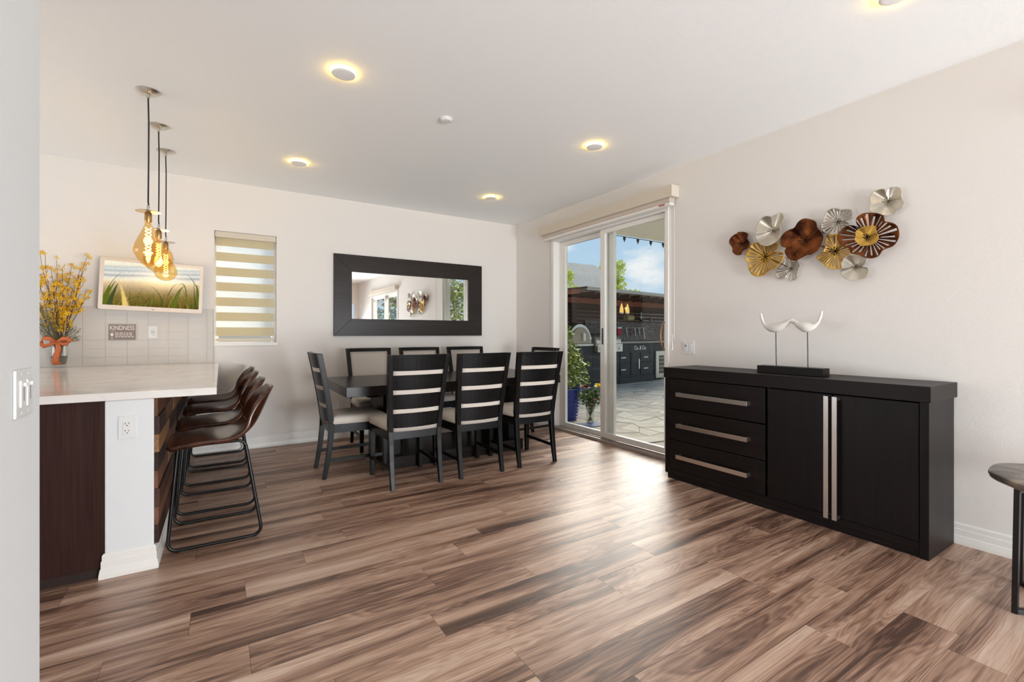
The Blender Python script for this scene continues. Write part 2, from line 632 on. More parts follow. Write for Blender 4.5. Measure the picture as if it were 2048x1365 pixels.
outlet('wall_outlet', 'white outlet on the counter post below the marble', (-0.396, CY0 - 0.0003, 0.728), 0)
outlet('wall_outlet', 'white outlet with charging ports on the tile backsplash', (-0.545, D - 0.0095, 1.211), 0, usb=True)
outlet('wall_outlet', 'beige wall outlet low behind the dining table', (1.153, D - 0.0003, 0.383), 0)

t = thing('light_switch', 'white double rocker switch plate beside the sliding door', 'switch', (W - 0.0003, 2.641, 1.071), PI / 2 * -1)
MB().box(-0.06, 0.06, -0.006, 0, -0.058, 0.058).build('cover_plate', M_plate, t, bevel=0.002)
for dx in (-0.023, 0.023):
    MB().box(dx - 0.0165, dx + 0.0165, -0.010, -0.0055, -0.033, 0.033).build('rocker', M_plate, t, bevel=0.0015)
MB().box(-0.034, -0.016, -0.0105, -0.0098, 0.008, 0.028).build('indicator', pmat('switch_label', (0.25, 0.24, 0.22), 0.5), t)

t = thing('dimmer_switch', 'white slide dimmer switch plate on the left partition wall', 'switch', (-0.43 + 0.0003, 1.655, 1.045), PI / 2)
MB().box(-0.06, 0.06, -0.007, 0, -0.060, 0.060).build('cover_plate', M_plate, t, bevel=0.003)
for dx in (-0.023, 0.023):
    MB().box(dx - 0.0165, dx + 0.0165, -0.011, -0.0065, -0.034, 0.034).build('dimmer_body', M_plate, t, bevel=0.0015)
    MB().box(dx - 0.0015, dx + 0.0015, -0.0114, -0.0108, -0.018, 0.020).build('slider_slot', pmat('slot_grey', (0.12, 0.12, 0.12), 0.5), t)
    MB().box(dx - 0.005, dx + 0.005, -0.017, -0.011, 0.018, 0.028).build('slider_knob', M_plate, t, bevel=0.001)
for dx in (-0.023, 0.023):
    for z in (-0.048, 0.048):
        MB().lathe([(0.003, 0), (0.003, 0.0008)], 10).build('screw', M_plate, t, loc=(dx, -0.007, z)).rotation_euler = (PI / 2, 0, 0)

# ------------------------------------------------------------------ sliding glass door
dr = struct(bpy.data.objects.new('door_1', None), 'white framed sliding glass door to the patio')
COL.objects.link(dr)
dr.location = (W, (DY0 + DY1) / 2, 0)
oy = (DY0 + DY1) / 2
def dbox(name, x0, x1, y0, y1, z0, z1, mat=M_trim, par=None, bev=0.002):
    return MB().box(x0 - W, x1 - W, y0 - oy, y1 - oy, z0, z1).build(name, mat, par or dr, bevel=bev)
dbox('jamb', W - 0.012, W + 0.15, DY1 - 0.045, DY1 - 0.0005, 0.0, DZ)
dbox('jamb', W - 0.012, W + 0.15, DY0 + 0.0005, DY0 + 0.040, 0.0, DZ)
dbox('head_frame', W - 0.012, W + 0.15, DY0 + 0.04, DY1 - 0.045, DZ - 0.045, DZ - 0.0005)
dbox('threshold', W - 0.02, W + 0.16, DY0 + 0.001, DY1 - 0.001, 0.0, 0.032, pmat('sill_metal', s2l((190, 180, 172)), 0.35, 0.3))
dbox('track', W + 0.012, W + 0.022, DY0 + 0.04, DY1 - 0.045, 0.032, 0.044, M_steel)
def panel(nm, x0, x1, y0, y1, z0, z1, sl, sr, rb, rt):
    e = bpy.data.objects.new(nm, None)
    COL.objects.link(e)
    e.parent = dr
    e.location = (0, 0, 0)
    dbox('stile', x0, x1, y0, y0 + sl, z0, z1, M_trim, e, 0.004)
    dbox('stile', x0, x1, y1 - sr, y1, z0, z1, M_trim, e, 0.004)
    dbox('rail', x0, x1, y0 + sl, y1 - sr, z0, z0 + rb, M_trim, e, 0.004)
    dbox('rail', x0, x1, y0 + sl, y1 - sr, z1 - rt, z1, M_trim, e, 0.004)
    xm = (x0 + x1) / 2
    dbox('glass_pane', xm - 0.003, xm + 0.003, y0 + sl - 0.004, y1 - sr + 0.004, z0 + rb - 0.004, z1 - rt + 0.004, M_glass, e, 0)
    return e
panel('fixed_panel', W + 0.085, W + 0.125, 3.66, 4.62, 0.033, 2.358, 0.15, 0.115, 0.055, 0.055)
sp = panel('sliding_panel', W + 0.020, W + 0.060, 2.896, 3.806, 0.045, 2.358, 0.035, 0.075, 0.06, 0.05)
M_bronze = pmat('bronze', s2l((150, 110, 82)), 0.35, 0.8)
m = MB()
pts = [(-0.06 + 0.0 + 0.075, 2.912 - oy, 1.02)]
for i in range(13):
    a = -PI / 2 + PI * i / 12
    pts.append((-0.035 - 0.035 * math.cos(a) + 0.035, 2.912 - oy, 1.175 + 0.13 * math.sin(a)))
pts = [(0.020, 2.912 - oy, 1.045)] + [(0.0 - 0.05 * math.cos(-PI / 2 + PI * i / 12), 2.912 - oy, 1.175 + 0.13 * math.sin(-PI / 2 + PI * i / 12)) for i in range(13)] + [(0.020, 2.912 - oy, 1.305)]
m.tube(pts, 0.008, 8).build('door_handle', M_bronze, sp, smooth=True)
dbox('latch', W + 0.012, W + 0.021, 3.755, 3.775, 1.08, 1.26, pmat('latch', s2l((70, 75, 80)), 0.4, 0.6), sp)

# roller valance above it
M_val = pmat('valance_fabric', s2l((214, 203, 186)), 0.6, spec=0.3)
va = thing('shade_valance', 'beige roller shade valance box above the sliding door', 'shade', (W, 3.77, 2.35))
MB().box(-0.108, -0.0008, -1.03, 1.03, 0.102, 0.208).build('valance_box', M_val, va, bevel=0.003)
MB().box(-0.085, -0.012, -0.985, 0.985, 0.060, 0.1015).build('roller_tube', pmat('roller_white', s2l((205, 190, 176)), 0.5), va, bevel=0.004)
MB().box(-0.080, -0.02, -0.985, 0.985, 0.035, 0.0595).build('bottom_rail', M_trim, va, bevel=0.003)
MB().box(-0.0815, -0.0802, -0.93, -0.86, 0.040, 0.054).build('warning_tag', pmat('tag_red', s2l((178, 92, 70)), 0.6), va)
MB().tube([(-0.088, -1.0, 0.10), (-0.086, -1.002, -0.5), (-0.085, -1.0, -1.22)], 0.0018, 5).build('cord', M_plate, va)
MB().tube([(-0.060, -1.02, 0.10), (-0.060, -1.022, -0.5), (-0.06, -1.02, -1.20)], 0.0018, 5).build('cord', M_plate, va)
MB().tube([(-0.073, -1.01, -1.16), (-0.073, -1.01, -1.30)], 0.008, 8).build('cord_weight', glassmat('clear_plastic', (0.9, 0.9, 0.9), 0.12), va, smooth=True)

# second slider, seen only in the mirror
d2 = struct(bpy.data.objects.new('door_2', None), 'second white sliding door near the camera')
COL.objects.link(d2)
d2.location = (W, -0.885, 0)
for a, b in ((-1.165, -1.10), (1.10, 1.165)):
    MB().box(-0.012, 0.15, a, b, 0, 2.239).build('jamb', M_trim, d2)
MB().box(-0.012, 0.15, -1.1, 1.1, 2.19, 2.239).build('head_frame', M_trim, d2)
MB().box(0.0, 0.15, -1.1, 1.1, 0.0, 0.03).build('threshold', M_trim, d2)
for a, b, x in ((-1.1, 0.04, 0.03), (-0.04, 1.1, 0.09)):
    for y in (a, b - 0.06):
        MB().box(x, x + 0.04, y, y + 0.06, 0.03, 2.19).build('stile', M_trim, d2)
    for z in (0.03, 2.13):
        MB().box(x, x + 0.04, a + 0.06, b - 0.06, z, z + 0.06).build('rail', M_trim, d2)
    MB().box(x + 0.017, x + 0.023, a + 0.056, b - 0.056, 0.086, 2.134).build('glass_pane', M_glass, d2)
va2 = thing('shade_valance', 'pale shade valance above the second sliding door', 'shade', (W, -0.885, 2.26))
MB().box(-0.09, -0.001, -1.20, 1.20, 0.0, 0.10).build('valance_box', M_val, va2, bevel=0.003)

# ------------------------------------------------------------------ small window with zebra blind
w1 = struct(bpy.data.objects.new('window_1', None), 'small window with a banded shade beside the mirror')
COL.objects.link(w1)
wx = (WX0 + WX1) / 2
w1.location = (wx, D, WZ0)
ww, wh = WX1 - WX0, WZ1 - WZ0
for a, b, c, d in ((-ww / 2 + 0.0005, -ww / 2 + 0.035, 0.0005, wh - 0.0005), (ww / 2 - 0.035, ww / 2 - 0.0005, 0.0005, wh - 0.0005), (-ww / 2 + 0.035, ww / 2 - 0.035, 0.0005, 0.04), (-ww / 2 + 0.035, ww / 2 - 0.035, wh - 0.04, wh - 0.0005)):
    MB().box(a, b, 0.09, 0.14, c, d).build('window_frame', M_trim, w1)
MB().box(-ww / 2 + 0.035, ww / 2 - 0.035, 0.112, 0.118, 0.04, wh - 0.04).build('glass_pane', M_glass, w1)
MB().box(-ww / 2 - 0.004, ww / 2 + 0.008, -0.008, 0.089, 0.0005, 0.032).build('window_sill', M_trim, w1, bevel=0.002)

def cloth_mat(name, col, trans, transp):
    m = bpy.data.materials.new(name)
    m.use_nodes = True
    nt = m.node_tree
    nt.nodes.clear()
    d = node(nt, 'ShaderNodeBsdfDiffuse')
    d.inputs[0].default_value = col + (1,)
    tl = node(nt, 'ShaderNodeBsdfTranslucent')
    tl.inputs[0].default_value = col + (1,)
    tp = node(nt, 'ShaderNodeBsdfTransparent')
    a = node(nt, 'ShaderNodeMixShader')
    a.inputs[0].default_value = trans
    link(nt, d.outputs[0], a.inputs[1])
    link(nt, tl.outputs[0], a.inputs[2])
    b = node(nt, 'ShaderNodeMixShader')
    wv = noise(nt, coords(nt, (25, 1, 420)), 1.0, 3, 0.6)
    link(nt, math_(nt, 'ADD', math_(nt, 'MULTIPLY', wv, 0.25), transp - 0.12) if transp > 0 else math_(nt, 'MULTIPLY', wv, 0.0), b.inputs[0])
    link(nt, a.outputs[0], b.inputs[1])
    link(nt, tp.outputs[0], b.inputs[2])
    o = node(nt, 'ShaderNodeOutputMaterial')
    link(nt, b.outputs[0], o.inputs[0])
    return m
M_band = cloth_mat('opaque_band', s2l((226, 214, 182)), 0.35, 0.0)
M_sheer = cloth_mat('sheer_band', s2l((252, 252, 248)), 0.75, 0.45)
zb = thing('zebra_shade', 'banded zebra roller shade in the small back window', 'shade', (wx, D, WZ0))
MB().box(-ww / 2 + 0.004, ww / 2 - 0.004, 0.012, 0.075, wh - 0.062, wh - 0.001).build('headrail', M_val, zb, bevel=0.004)
zt = wh - 0.062
pitch = 0.153
z = zt
k = 0
while z > 0.085:
    zb1 = max(z - (0.088 if k else 0.082), 0.075)
    MB().box(-ww / 2 + 0.016, ww / 2 - 0.024, 0.044, 0.0455, zb1, z).build('opaque_band', M_band, zb)
    if zb1 - 0.0655 > 0.07:
        MB().box(-ww / 2 + 0.016, ww / 2 - 0.024, 0.044, 0.0448, zb1 - 0.0655, zb1).build('sheer_band', M_sheer, zb)
    z = zb1 - 0.0655
    k += 1
MB().box(-ww / 2 + 0.016, ww / 2 - 0.022, 0.036, 0.054, 0.048, 0.076).build('bottom_rail', M_val, zb, bevel=0.004)
MB().tube([(ww / 2 - 0.012, 0.03, wh - 0.06), (ww / 2 - 0.012, 0.03, 0.10)], 0.002, 5).build('cord', M_plate, zb)

# ------------------------------------------------------------------ mirror
mi = thing('wall_mirror', 'long mirror in a wide dark brown mitred wooden frame', 'mirror', (2.03, D, 1.642))
ox, oz, ix, iz = 0.951, 0.470, 0.754, 0.271
y0, y1 = -0.033, -0.0006
for a, b, c, d in (((-ox, oz), (ox, oz), (ix, iz), (-ix, iz)), ((-ox, -oz), (-ix, -iz), (ix, -iz), (ox, -oz)), ((-ox, oz), (-ix, iz), (-ix, -iz), (-ox, -oz)), ((ox, oz), (ox, -oz), (ix, -iz), (ix, iz))):
    q = [a, b, c, d]
    cx_, cz_ = sum(p[0] for p in q) / 4, sum(p[1] for p in q) / 4
    q = [(cx_ + (p[0] - cx_) * 0.9995, cz_ + (p[1] - cz_) * 0.998) for p in q]
    MB().prism(q, 'y', y0, y1).build('frame_rail', M_frame, mi, bevel=0.0012)
MB().box(-ix - 0.003, ix + 0.003, -0.016, -0.012, -iz - 0.003, iz + 0.003).build('mirror_pane', M_mirror, mi)

# ------------------------------------------------------------------ television
tv = thing('television', 'white framed television showing beach grass at sunset', 'television', (-0.528, 5.37, 1.634))
tv.rotation_euler = (math.radians(-0.7), math.radians(2.1), math.radians(1.5))
TW, TH = 0.76, 0.4636
M_tvw = pmat('tv_white', s2l((226, 212, 200)), 0.35)
def rrect(w, h, r, n=5):
    out = []
    for cx_, cy_, a0 in ((w / 2 - r, h / 2 - r, 0), (-w / 2 + r, h / 2 - r, PI / 2), (-w / 2 + r, -h / 2 + r, PI), (w / 2 - r, -h / 2 + r, 3 * PI / 2)):
        for i in range(n):
            a = a0 + PI / 2 * i / (n - 1)
            out.append((cx_ + r * math.cos(a), cy_ + r * math.sin(a)))
    return out
MB().prism(rrect(TW, TH, 0.016), 'y', -0.012, 0.028).build('casing', M_tvw, tv, bevel=0.004)
MB().prism(rrect(0.18, 0.14, 0.01), 'y', 0.0285, 0.10).build('wall_bracket', M_blackmetal, tv)
# screen picture on a fine grid with a colour attribute
SW, SH = 0.700, 0.394
NX, NZ = 281, 158
U, V = np.meshgrid(np.linspace(0, 1, NX), np.linspace(0, 1, NZ))
def L_(c):
    return np.array(s2l(c))
img = np.zeros((NZ, NX, 3))
stops = [(0.0, (92, 78, 24)), (0.25, (140, 118, 60)), (0.42, (186, 160, 120)), (0.55, (232, 204, 160)), (0.60, (250, 232, 196)), (0.66, (240, 230, 214)), (0.71, (176, 180, 178)), (0.76, (238, 232, 220)), (0.82, (186, 192, 192)), (0.86, (228, 226, 216)), (0.90, (200, 208, 206)), (0.95, (252, 240, 212)), (1.0, (255, 244, 220))]
ps = np.array([s_[0] for s_ in stops])
cs = np.array([L_(s_[1]) for s_ in stops])
vv = V + 0.012 * np.sin(U * 9 + 1) - 0.06 * (U - 0.5)
for ch in range(3):
    img[..., ch] = np.interp(vv, ps, cs[:, ch])
glow = np.exp(-(((U - 0.58) / 0.20) ** 2 + ((V - 0.66) / 0.22) ** 2))
img += glow[..., None] * np.array([0.9, 0.62, 0.28]) * 0.7
prng = np.random.RandomState(5)
def blade(x0, z0, x1, z1, x2, z2, w0, col, a=0.85):
    global img
    tt = np.linspace(0, 1, 90)
    bx = (1 - tt) ** 2 * x0 + 2 * tt * (1 - tt) * x1 + tt ** 2 * x2
    bz = (1 - tt) ** 2 * z0 + 2 * tt * (1 - tt) * z1 + tt ** 2 * z2
    asp = SW / SH
    for i in range(90):
        w = w0 * (1 - 0.85 * tt[i])
        d2_ = ((U - bx[i]) * asp) ** 2 + (V - bz[i]) ** 2
        k_ = np.clip(1.4 - d2_ / (w * w), 0, 1) * a * 0.55
        img = img * (1 - k_[..., None]) + k_[..., None] * col
for i in range(95):
    x = prng.uniform(-0.02, 1.02)
    hgt = prng.uniform(0.12, 0.42)
    dx = prng.uniform(-0.16, 0.16)
    c = [L_((120, 112, 40)), L_((150, 130, 60)), L_((84, 84, 30)), L_((190, 160, 90)), L_((70, 62, 24))][i % 5]
    blade(x, -0.02, x + dx * 0.2, hgt * 0.9, x + dx, hgt + prng.uniform(-0.1, 0.02), prng.uniform(0.005, 0.010), c, 0.7)
g1, g2 = L_((96, 110, 30)), L_((70, 82, 44))
for a in ((0.0, 0.0, 0.03, 0.5, 0.19, 0.80, 0.020), (0.02, 0.1, 0.08, 0.45, 0.12, 0.55, 0.03), (0.06, 0.0, 0.1, 0.3, 0.14, 0.5, 0.05), (0.0, 0.0, 0.05, 0.3, 0.06, 0.45, 0.06), (0.36, 0.0, 0.30, 0.3, 0.44, 0.5, 0.010), (0.60, 0.1, 0.56, 0.45, 0.44, 0.50, 0.014), (0.52, 0.1, 0.5, 0.25, 0.5, 0.35, 0.016), (0.72, 0.05, 0.74, 0.42, 0.82, 0.52, 0.03), (0.74, 0.0, 0.78, 0.55, 0.84, 0.55, 0.022), (0.86, 0.3, 0.84, 0.72, 0.76, 0.55, 0.018), (0.90, 0.0, 0.85, 0.3, 0.80, 0.55, 0.018), (0.97, 0.0, 0.94, 0.4, 0.93, 0.80, 0.022), (1.0, 0.1, 0.98, 0.4, 0.97, 0.6, 0.05), (0.98, 0.5, 0.9, 0.8, 0.84, 0.85, 0.012), (0.66, 0.3, 0.70, 0.55, 0.76, 0.6, 0.012), (0.35, 0.0, 0.6, 0.22, 0.85, -0.02, 0.016), (0.2, 0.05, 0.36, 0.36, 0.44, 0.1, 0.012)):
    blade(*a, g1 if prng.rand() < 0.6 else g2)
blade(0.22, 0.0, 0.2, 0.3, 0.14, 0.62, 0.05, L_((238, 204, 120)), 0.6)
img = np.clip(img * (1 + 0.12 * prng.randn(NZ, NX, 1)), 0, 1)
sv = [((u - 0.5) * SW, -0.0125, (v_ - 0.5) * SH + 0.006) for v_ in np.linspace(0, 1, NZ) for u in np.linspace(0, 1, NX)]
sf = [(j * NX + i, j * NX + i + 1, (j + 1) * NX + i + 1, (j + 1) * NX + i) for j in range(NZ - 1) for i in range(NX - 1)]
m_s = bpy.data.materials.new('screen_picture')
m_s.use_nodes = True
nt = m_s.node_tree
nt.nodes.clear()
at = node(nt, 'ShaderNodeVertexColor', layer_name='picture')
em = node(nt, 'ShaderNodeEmission')
em.inputs[1].default_value = 0.95
link(nt, at.outputs[0], em.inputs[0])
oo = node(nt, 'ShaderNodeOutputMaterial')
link(nt, em.outputs[0], oo.inputs[0])
mb = MB()
mb.v, mb.f = sv, sf
me = bpy.data.meshes.new('screen')
me.from_pydata(sv, [], sf)
me.update()
ca = me.color_attributes.new('picture', 'FLOAT_COLOR', 'POINT')
ca.data.foreach_set('color', np.concatenate([img.reshape(-1, 3), np.ones((NX * NZ, 1))], 1).astype(np.float32).ravel())
me.materials.append(m_s)
so = bpy.data.objects.new('screen', me)
COL.objects.link(so)
so.parent = tv
MB().lathe([(0.004, 0), (0.004, 0.001)], 10).build('maker_mark', M_dark, tv, loc=(0.0, -0.0125, -TH / 2 + 0.018)).rotation_euler = (PI / 2, 0, 0)
MB().box(0.007, 0.016, -0.0128, -0.012, -TH / 2 + 0.0155, -TH / 2 + 0.0195).build('maker_mark', pmat('grey_mark', (0.35, 0.3, 0.28), 0.5), tv)

# ------------------------------------------------------------------ kindness sign
sg = thing('kindness_sign', 'small grey-brown sign reading KINDNESS on the tile backsplash', 'sign', (-0.767, D - 0.0096, 1.212))
MB().box(-0.094, 0.094, -0.012, 0, -0.071, 0.071).build('board', pmat('sign_board', s2l((140, 124, 116)), 0.6), sg, bevel=0.001)
M_print = pmat('sign_print', s2l((240, 234, 228)), 0.6)
def text_mesh(name, body, size, mat, parent, loc, rot=(PI / 2, 0, 0), sx=1.0, align='LEFT', ext=0.0004):
    cu = bpy.data.curves.new(name, 'FONT')
    cu.body = body
    cu.size = size
    cu.extrude = ext
    cu.align_x = align
    tmp = bpy.data.objects.new(name + '_tmp', cu)
    COL.objects.link(tmp)
    dg = bpy.context.evaluated_depsgraph_get()
    me = bpy.data.meshes.new_from_object(tmp.evaluated_get(dg))
    bpy.data.objects.remove(tmp)
    me.materials.clear()
    me.materials.append(mat)
    o = bpy.data.objects.new(name, me)
    COL.objects.link(o)
    o.parent = parent
    o.location = loc
    o.rotation_euler = rot
    o.scale = (sx, 1, 1)
    return o
text_mesh('lettering', 'KINDNESS', 0.058, M_print, sg, (0, -0.0125, 0.020), sx=0.66, align='CENTER')
MB().box(-0.082, -0.050, -0.0128, -0.012, 0.0065, 0.0085).build('rule_line', M_print, sg)
rr = random.Random(2)
for row in range(3):
    x = -0.050
    while x < 0.076:
        L = rr.uniform(0.010, 0.026)
        MB().box(x, min(x + L, 0.082), -0.0127, -0.012, -0.012 - row * 0.017, -0.0055 - row * 0.017).build('small_print', M_print, sg)
        x += L + 0.006
MB().lathe([(0.001, -0.02), (0.010, -0.012), (0.011, 0.0), (0.008, 0.008), (0.0, 0.009)], 12).build('wine_glass_icon', M_print, sg, loc=(-0.072, -0.0122, -0.018)).scale = (1, 0.03, 1)
MB().box(-0.0730, -0.0710, -0.0127, -0.012, -0.058, -0.036).build('wine_glass_icon', M_print, sg)
MB().box(-0.080, -0.064, -0.0127, -0.012, -0.060, -0.057).build('wine_glass_icon', M_print, sg)

# ------------------------------------------------------------------ ceiling fixtures
M_disc = pmat('fixture_disc', s2l((248, 246, 243)), 0.5)
M_halo = emis('halo_lamp', (1.0, 0.64, 0.11), 75.0)
def downlight(label, x, y):
    t = thing('ceiling_light', label, 'light', (x, y, H), 0, 'recessed halo ceiling lights')
    MB().lathe([(0.0, -0.020), (0.048, -0.020), (0.052, -0.0195), (0.062, -0.018), (0.067, -0.0150), (0.065, -0.0125), (0.0, -0.0125)], 36, cap=False).build('disc', M_disc, t, smooth=True)
    MB().lathe([(0.052, -0.0122), (0.056, -0.0005)], 32, cap=False).build('halo_ring', M_halo, t, smooth=True)
    return t
downlight('large halo ceiling light left of the smoke detector, nearest the counter pendants', 0.610, 2.82)
downlight('halo ceiling light by the small window, left one of the far pair', 0.590, 4.51)
downlight('halo ceiling light in front of the sliding door valance', 2.585, 2.815)
downlight('halo ceiling light farthest in the corner above the dining table', 2.575, 4.505)
downlight('halo ceiling light cut by the top edge above the sideboard', 2.58, 0.82)
t = thing('smoke_detector', 'small round white smoke detector on the ceiling', 'smoke detector', (1.367, 3.035, H))
MB().lathe([(0.044, -0.0005), (0.046, -0.006), (0.044, -0.012)], 28).build('mounting_ring', M_plate, t, smooth=True)
MB().lathe([(0.040, -0.012), (0.036, -0.020), (0.012, -0.024), (0.0, -0.024)], 28, cap=False).build('cover', M_plate, t, smooth=True)

# ------------------------------------------------------------------ pendants
M_nickel = pmat('brushed_nickel', s2l((205, 200, 192)), 0.3, 1.0)
M_brass = pmat('antique_brass', s2l((196, 156, 100)), 0.32, 1.0)
M_cord = pmat('black_cord', s2l((28, 22, 20)), 0.7)
M_fil = emis('filament', (1.0, 0.80, 0.42), 12.0)
def pendant(label, x, y, ztop, bulb, shape):
    """ztop: height of the metal plate"""
    t = thing('pendant_light', label, 'pendant light', (x, y, H), 0, 'pendant lights over the counter')
    MB().lathe([(0.065, -0.0005), (0.065, -0.004), (0.052, -0.014), (0.022, -0.022), (0.010, -0.024)], 28).build('canopy', M_nickel, t, smooth=True)
    MB().lathe([(0.009, -0.023), (0.009, -0.045), (0.005, -0.048)], 12).build('cord_grip', M_nickel, t, smooth=True)
    zp = ztop - H
    pts = [(0.0, 0, -0.045), (0.003, 0, -0.2), (0.002, 0.002, -0.45), (0.0, 0.0, zp + 0.06), (0.004, 0, zp + 0.02)]
    MB().tube(pts, 0.0042, 8).build('cord', M_cord, t, smooth=True)
    MB().lathe([(0.007, zp + 0.035), (0.007, zp - 0.002)], 12).build('stem', M_nickel, t, smooth=True)
    MB().lathe([(0.0, zp + 0.003), (0.030, zp + 0.002), (0.066, zp - 0.003), (0.066, zp - 0.005), (0.030, zp - 0.001), (0.0, zp - 0.001)], 32, cap=False).build('plate', M_nickel, t, smooth=True)
    MB().lathe([(0.006, zp - 0.001), (0.014, zp - 0.006), (0.0195, zp - 0.018), (0.0195, zp - 0.062), (0.017, zp - 0.072), (0.0, zp - 0.072)], 20, cap=False).build('socket', M_brass, t, smooth=True)
    zb = zp - 0.070
    prof = [(r, zb + z) for r, z in shape]
    g = MB().lathe(prof, 32, cap=False).build('bulb', M_amber, t, smooth=True)
    L = -shape[-1][1]
    # spiral filament
    for ph in (0, PI):
        pts = []
        for i in range(80):
            a = i / 79
            ang = ph + a * 2 * PI * 4.0
            pts.append((0.0145 * math.cos(ang), 0.0145 * math.sin(ang), zb - 0.035 - a * (L * 0.62)))
        MB().tube(pts, 0.0019, 5).build('filament', M_fil, g)
    li = bpy.data.lights.new('bulb_glow', 'POINT')
    li.energy = 2.0
    li.color = (1, 0.78, 0.5)
    li.shadow_soft_size = 0.03
    lo = bpy.data.objects.new('bulb_glow', li)
    COL.objects.link(lo)
    lo.parent = t
    lo.location = (0, 0, zb - L * 0.5)
    return t
cone = [(0.016, 0), (0.017, -0.012), (0.028, -0.045), (0.060, -0.120), (0.078, -0.168), (0.080, -0.180), (0.074, -0.198), (0.055, -0.235), (0.032, -0.268), (0.012, -0.284), (0.0, -0.287)]
globe = [(0.016, 0), (0.017, -0.012), (0.024, -0.03), (0.055, -0.058), (0.082, -0.10), (0.092, -0.145), (0.086, -0.188), (0.064, -0.224), (0.032, -0.246), (0.0, -0.252)]
pear = [(0.016, 0), (0.017, -0.012), (0.022, -0.045), (0.036, -0.085), (0.066, -0.135), (0.080, -0.175), (0.078, -0.205), (0.060, -0.238), (0.030, -0.256), (0.0, -0.262)]
pendant('front pendant light with a cone shaped amber bulb over the counter', -0.392, 3.705, 1.977, None, cone)
pendant('middle pendant light with a round amber globe bulb', -0.392, 4.28, 1.972, None, globe)
pendant('rear pendant light with a pear shaped amber bulb', -0.395, 4.837, 1.975, None, pear)

# ------------------------------------------------------------------ flower vase
vz = thing('flower_vase', 'clear glass vase of yellow forsythia with an orange ribbon bow', 'vase', (-1.172, 5.395, 0.906))
prof = [(0.0, 0.001), (0.040, 0.001), (0.046, 0.010), (0.052, 0.055), (0.059, 0.12), (0.060, 0.16), (0.056, 0.205), (0.050, 0.235), (0.048, 0.238), (0.0465, 0.234), (0.0525, 0.205), (0.0565, 0.16), (0.0555, 0.12), (0.049, 0.06), (0.042, 0.028), (0.0, 0.024)]
MB().lathe(prof, 32, cap=False).build('glass_body', M_vglass, vz, smooth=True)
MB().lathe([(0.0, 0.0245), (0.0415, 0.029), (0.0485, 0.06), (0.0535, 0.10), (0.0, 0.10)], 28, cap=False).build('water', glassmat('vase_water', (0.70, 0.66, 0.60), 0.05), vz, smooth=True)
M_stem = pmat('brown_twig', s2l((92, 56, 36)), 0.7)
M_yel = pmat('forsythia_yellow', s2l((236, 186, 24)), 0.6)
M_yel.node_tree.nodes['Principled BSDF'].inputs['Subsurface Weight'].default_value = 0.0
M_sage = pmat('sage_green', s2l((122, 116, 82)), 0.75)
rg = random.Random(11)
twigs = MB()
flow = MB()
green = MB()
def petal(mb, p, d, up, L, wd):
    d = Vector(d).normalized()
    s_ = d.cross(Vector(up))
    if s_.length < 1e-4:
        s_ = d.orthogonal()
    s_.normalize()
    p = Vector(p)
    n_ = s_.cross(d)
    mb.add([p, p + d * L * 0.55 + s_ * wd + n_ * 0.002, p + d * L, p + d * L * 0.55 - s_ * wd + n_ * 0.002], [(0, 1, 2, 3)])
def blossom(p, sz=0.016):
    ax = Vector((rg.uniform(-1, 1), rg.uniform(-1, 0.4), rg.uniform(-0.7, 0.7))).normalized()
    a = ax.orthogonal().normalized()
    b = ax.cross(a)
    ph = rg.uniform(0, PI)
    for k in range(4):
        an = ph + k * PI / 2
        petal(flow, p, a * math.cos(an) + b * math.sin(an) + ax * 0.45, ax, sz * rg.uniform(0.9, 1.35), sz * 0.30)
base = Vector((0.0, 0.0, 0.08))
tips = [(-0.115, 0.0, 0.96), (-0.08, -0.03, 0.97), (-0.16, 0.02, 0.88), (-0.02, 0.02, 0.93), (0.03, -0.02, 0.86), (0.07, 0.01, 0.88), (0.135, -0.01, 0.86), (0.165, 0.02, 0.90), (0.185, -0.02, 0.975), (0.205, 0.0, 0.66), (-0.04, -0.04, 0.86), (0.0, 0.03, 0.78), (-0.21, 0.0, 0.8), (-0.25, -0.02, 0.9), (0.10, -0.03, 0.72)]
for tp in tips:
    tp = Vector(tp)
    mid = Vector((tp.x * 0.30 + rg.uniform(-0.02, 0.02), tp.y * 0.4, 0.40 + rg.uniform(-0.05, 0.05)))
    pts = []
    for i in range(11):
        a = i / 10
        q = base * (1 - a) ** 2 + mid * 2 * a * (1 - a) + tp * a * a
        q += Vector((rg.uniform(-1, 1), rg.uniform(-1, 1), 0)) * 0.006
        pts.append(q)
    twigs.tube(pts, [0.0042 - 0.0028 * i / 10 for i in range(11)], 5)
    for i in range(4, 11):
        for k in range(2 + (i > 6)):
            if rg.random() < 0.9:
                o_ = pts[i] + Vector((rg.uniform(-1, 1), rg.uniform(-1, 0.6), rg.uniform(-1, 1))) * 0.022
                blossom(o_, 0.022)
    for k in range(3):
        i = rg.randint(4, 8)
        e = pts[i] + Vector((rg.uniform(-0.08, 0.08), rg.uniform(-0.04, 0.04), rg.uniform(0.08, 0.18)))
        twigs.tube([pts[i], (pts[i] + e) / 2 + Vector((0.008, 0, 0)), e], [0.0022, 0.0018, 0.0012], 5)
        for j in range(6):
            if rg.random() < 0.85:
                blossom(pts[i].lerp(e, rg.random()) + Vector((rg.uniform(-1, 1), rg.uniform(-1, 1), rg.uniform(-1, 1))) * 0.016, 0.021)
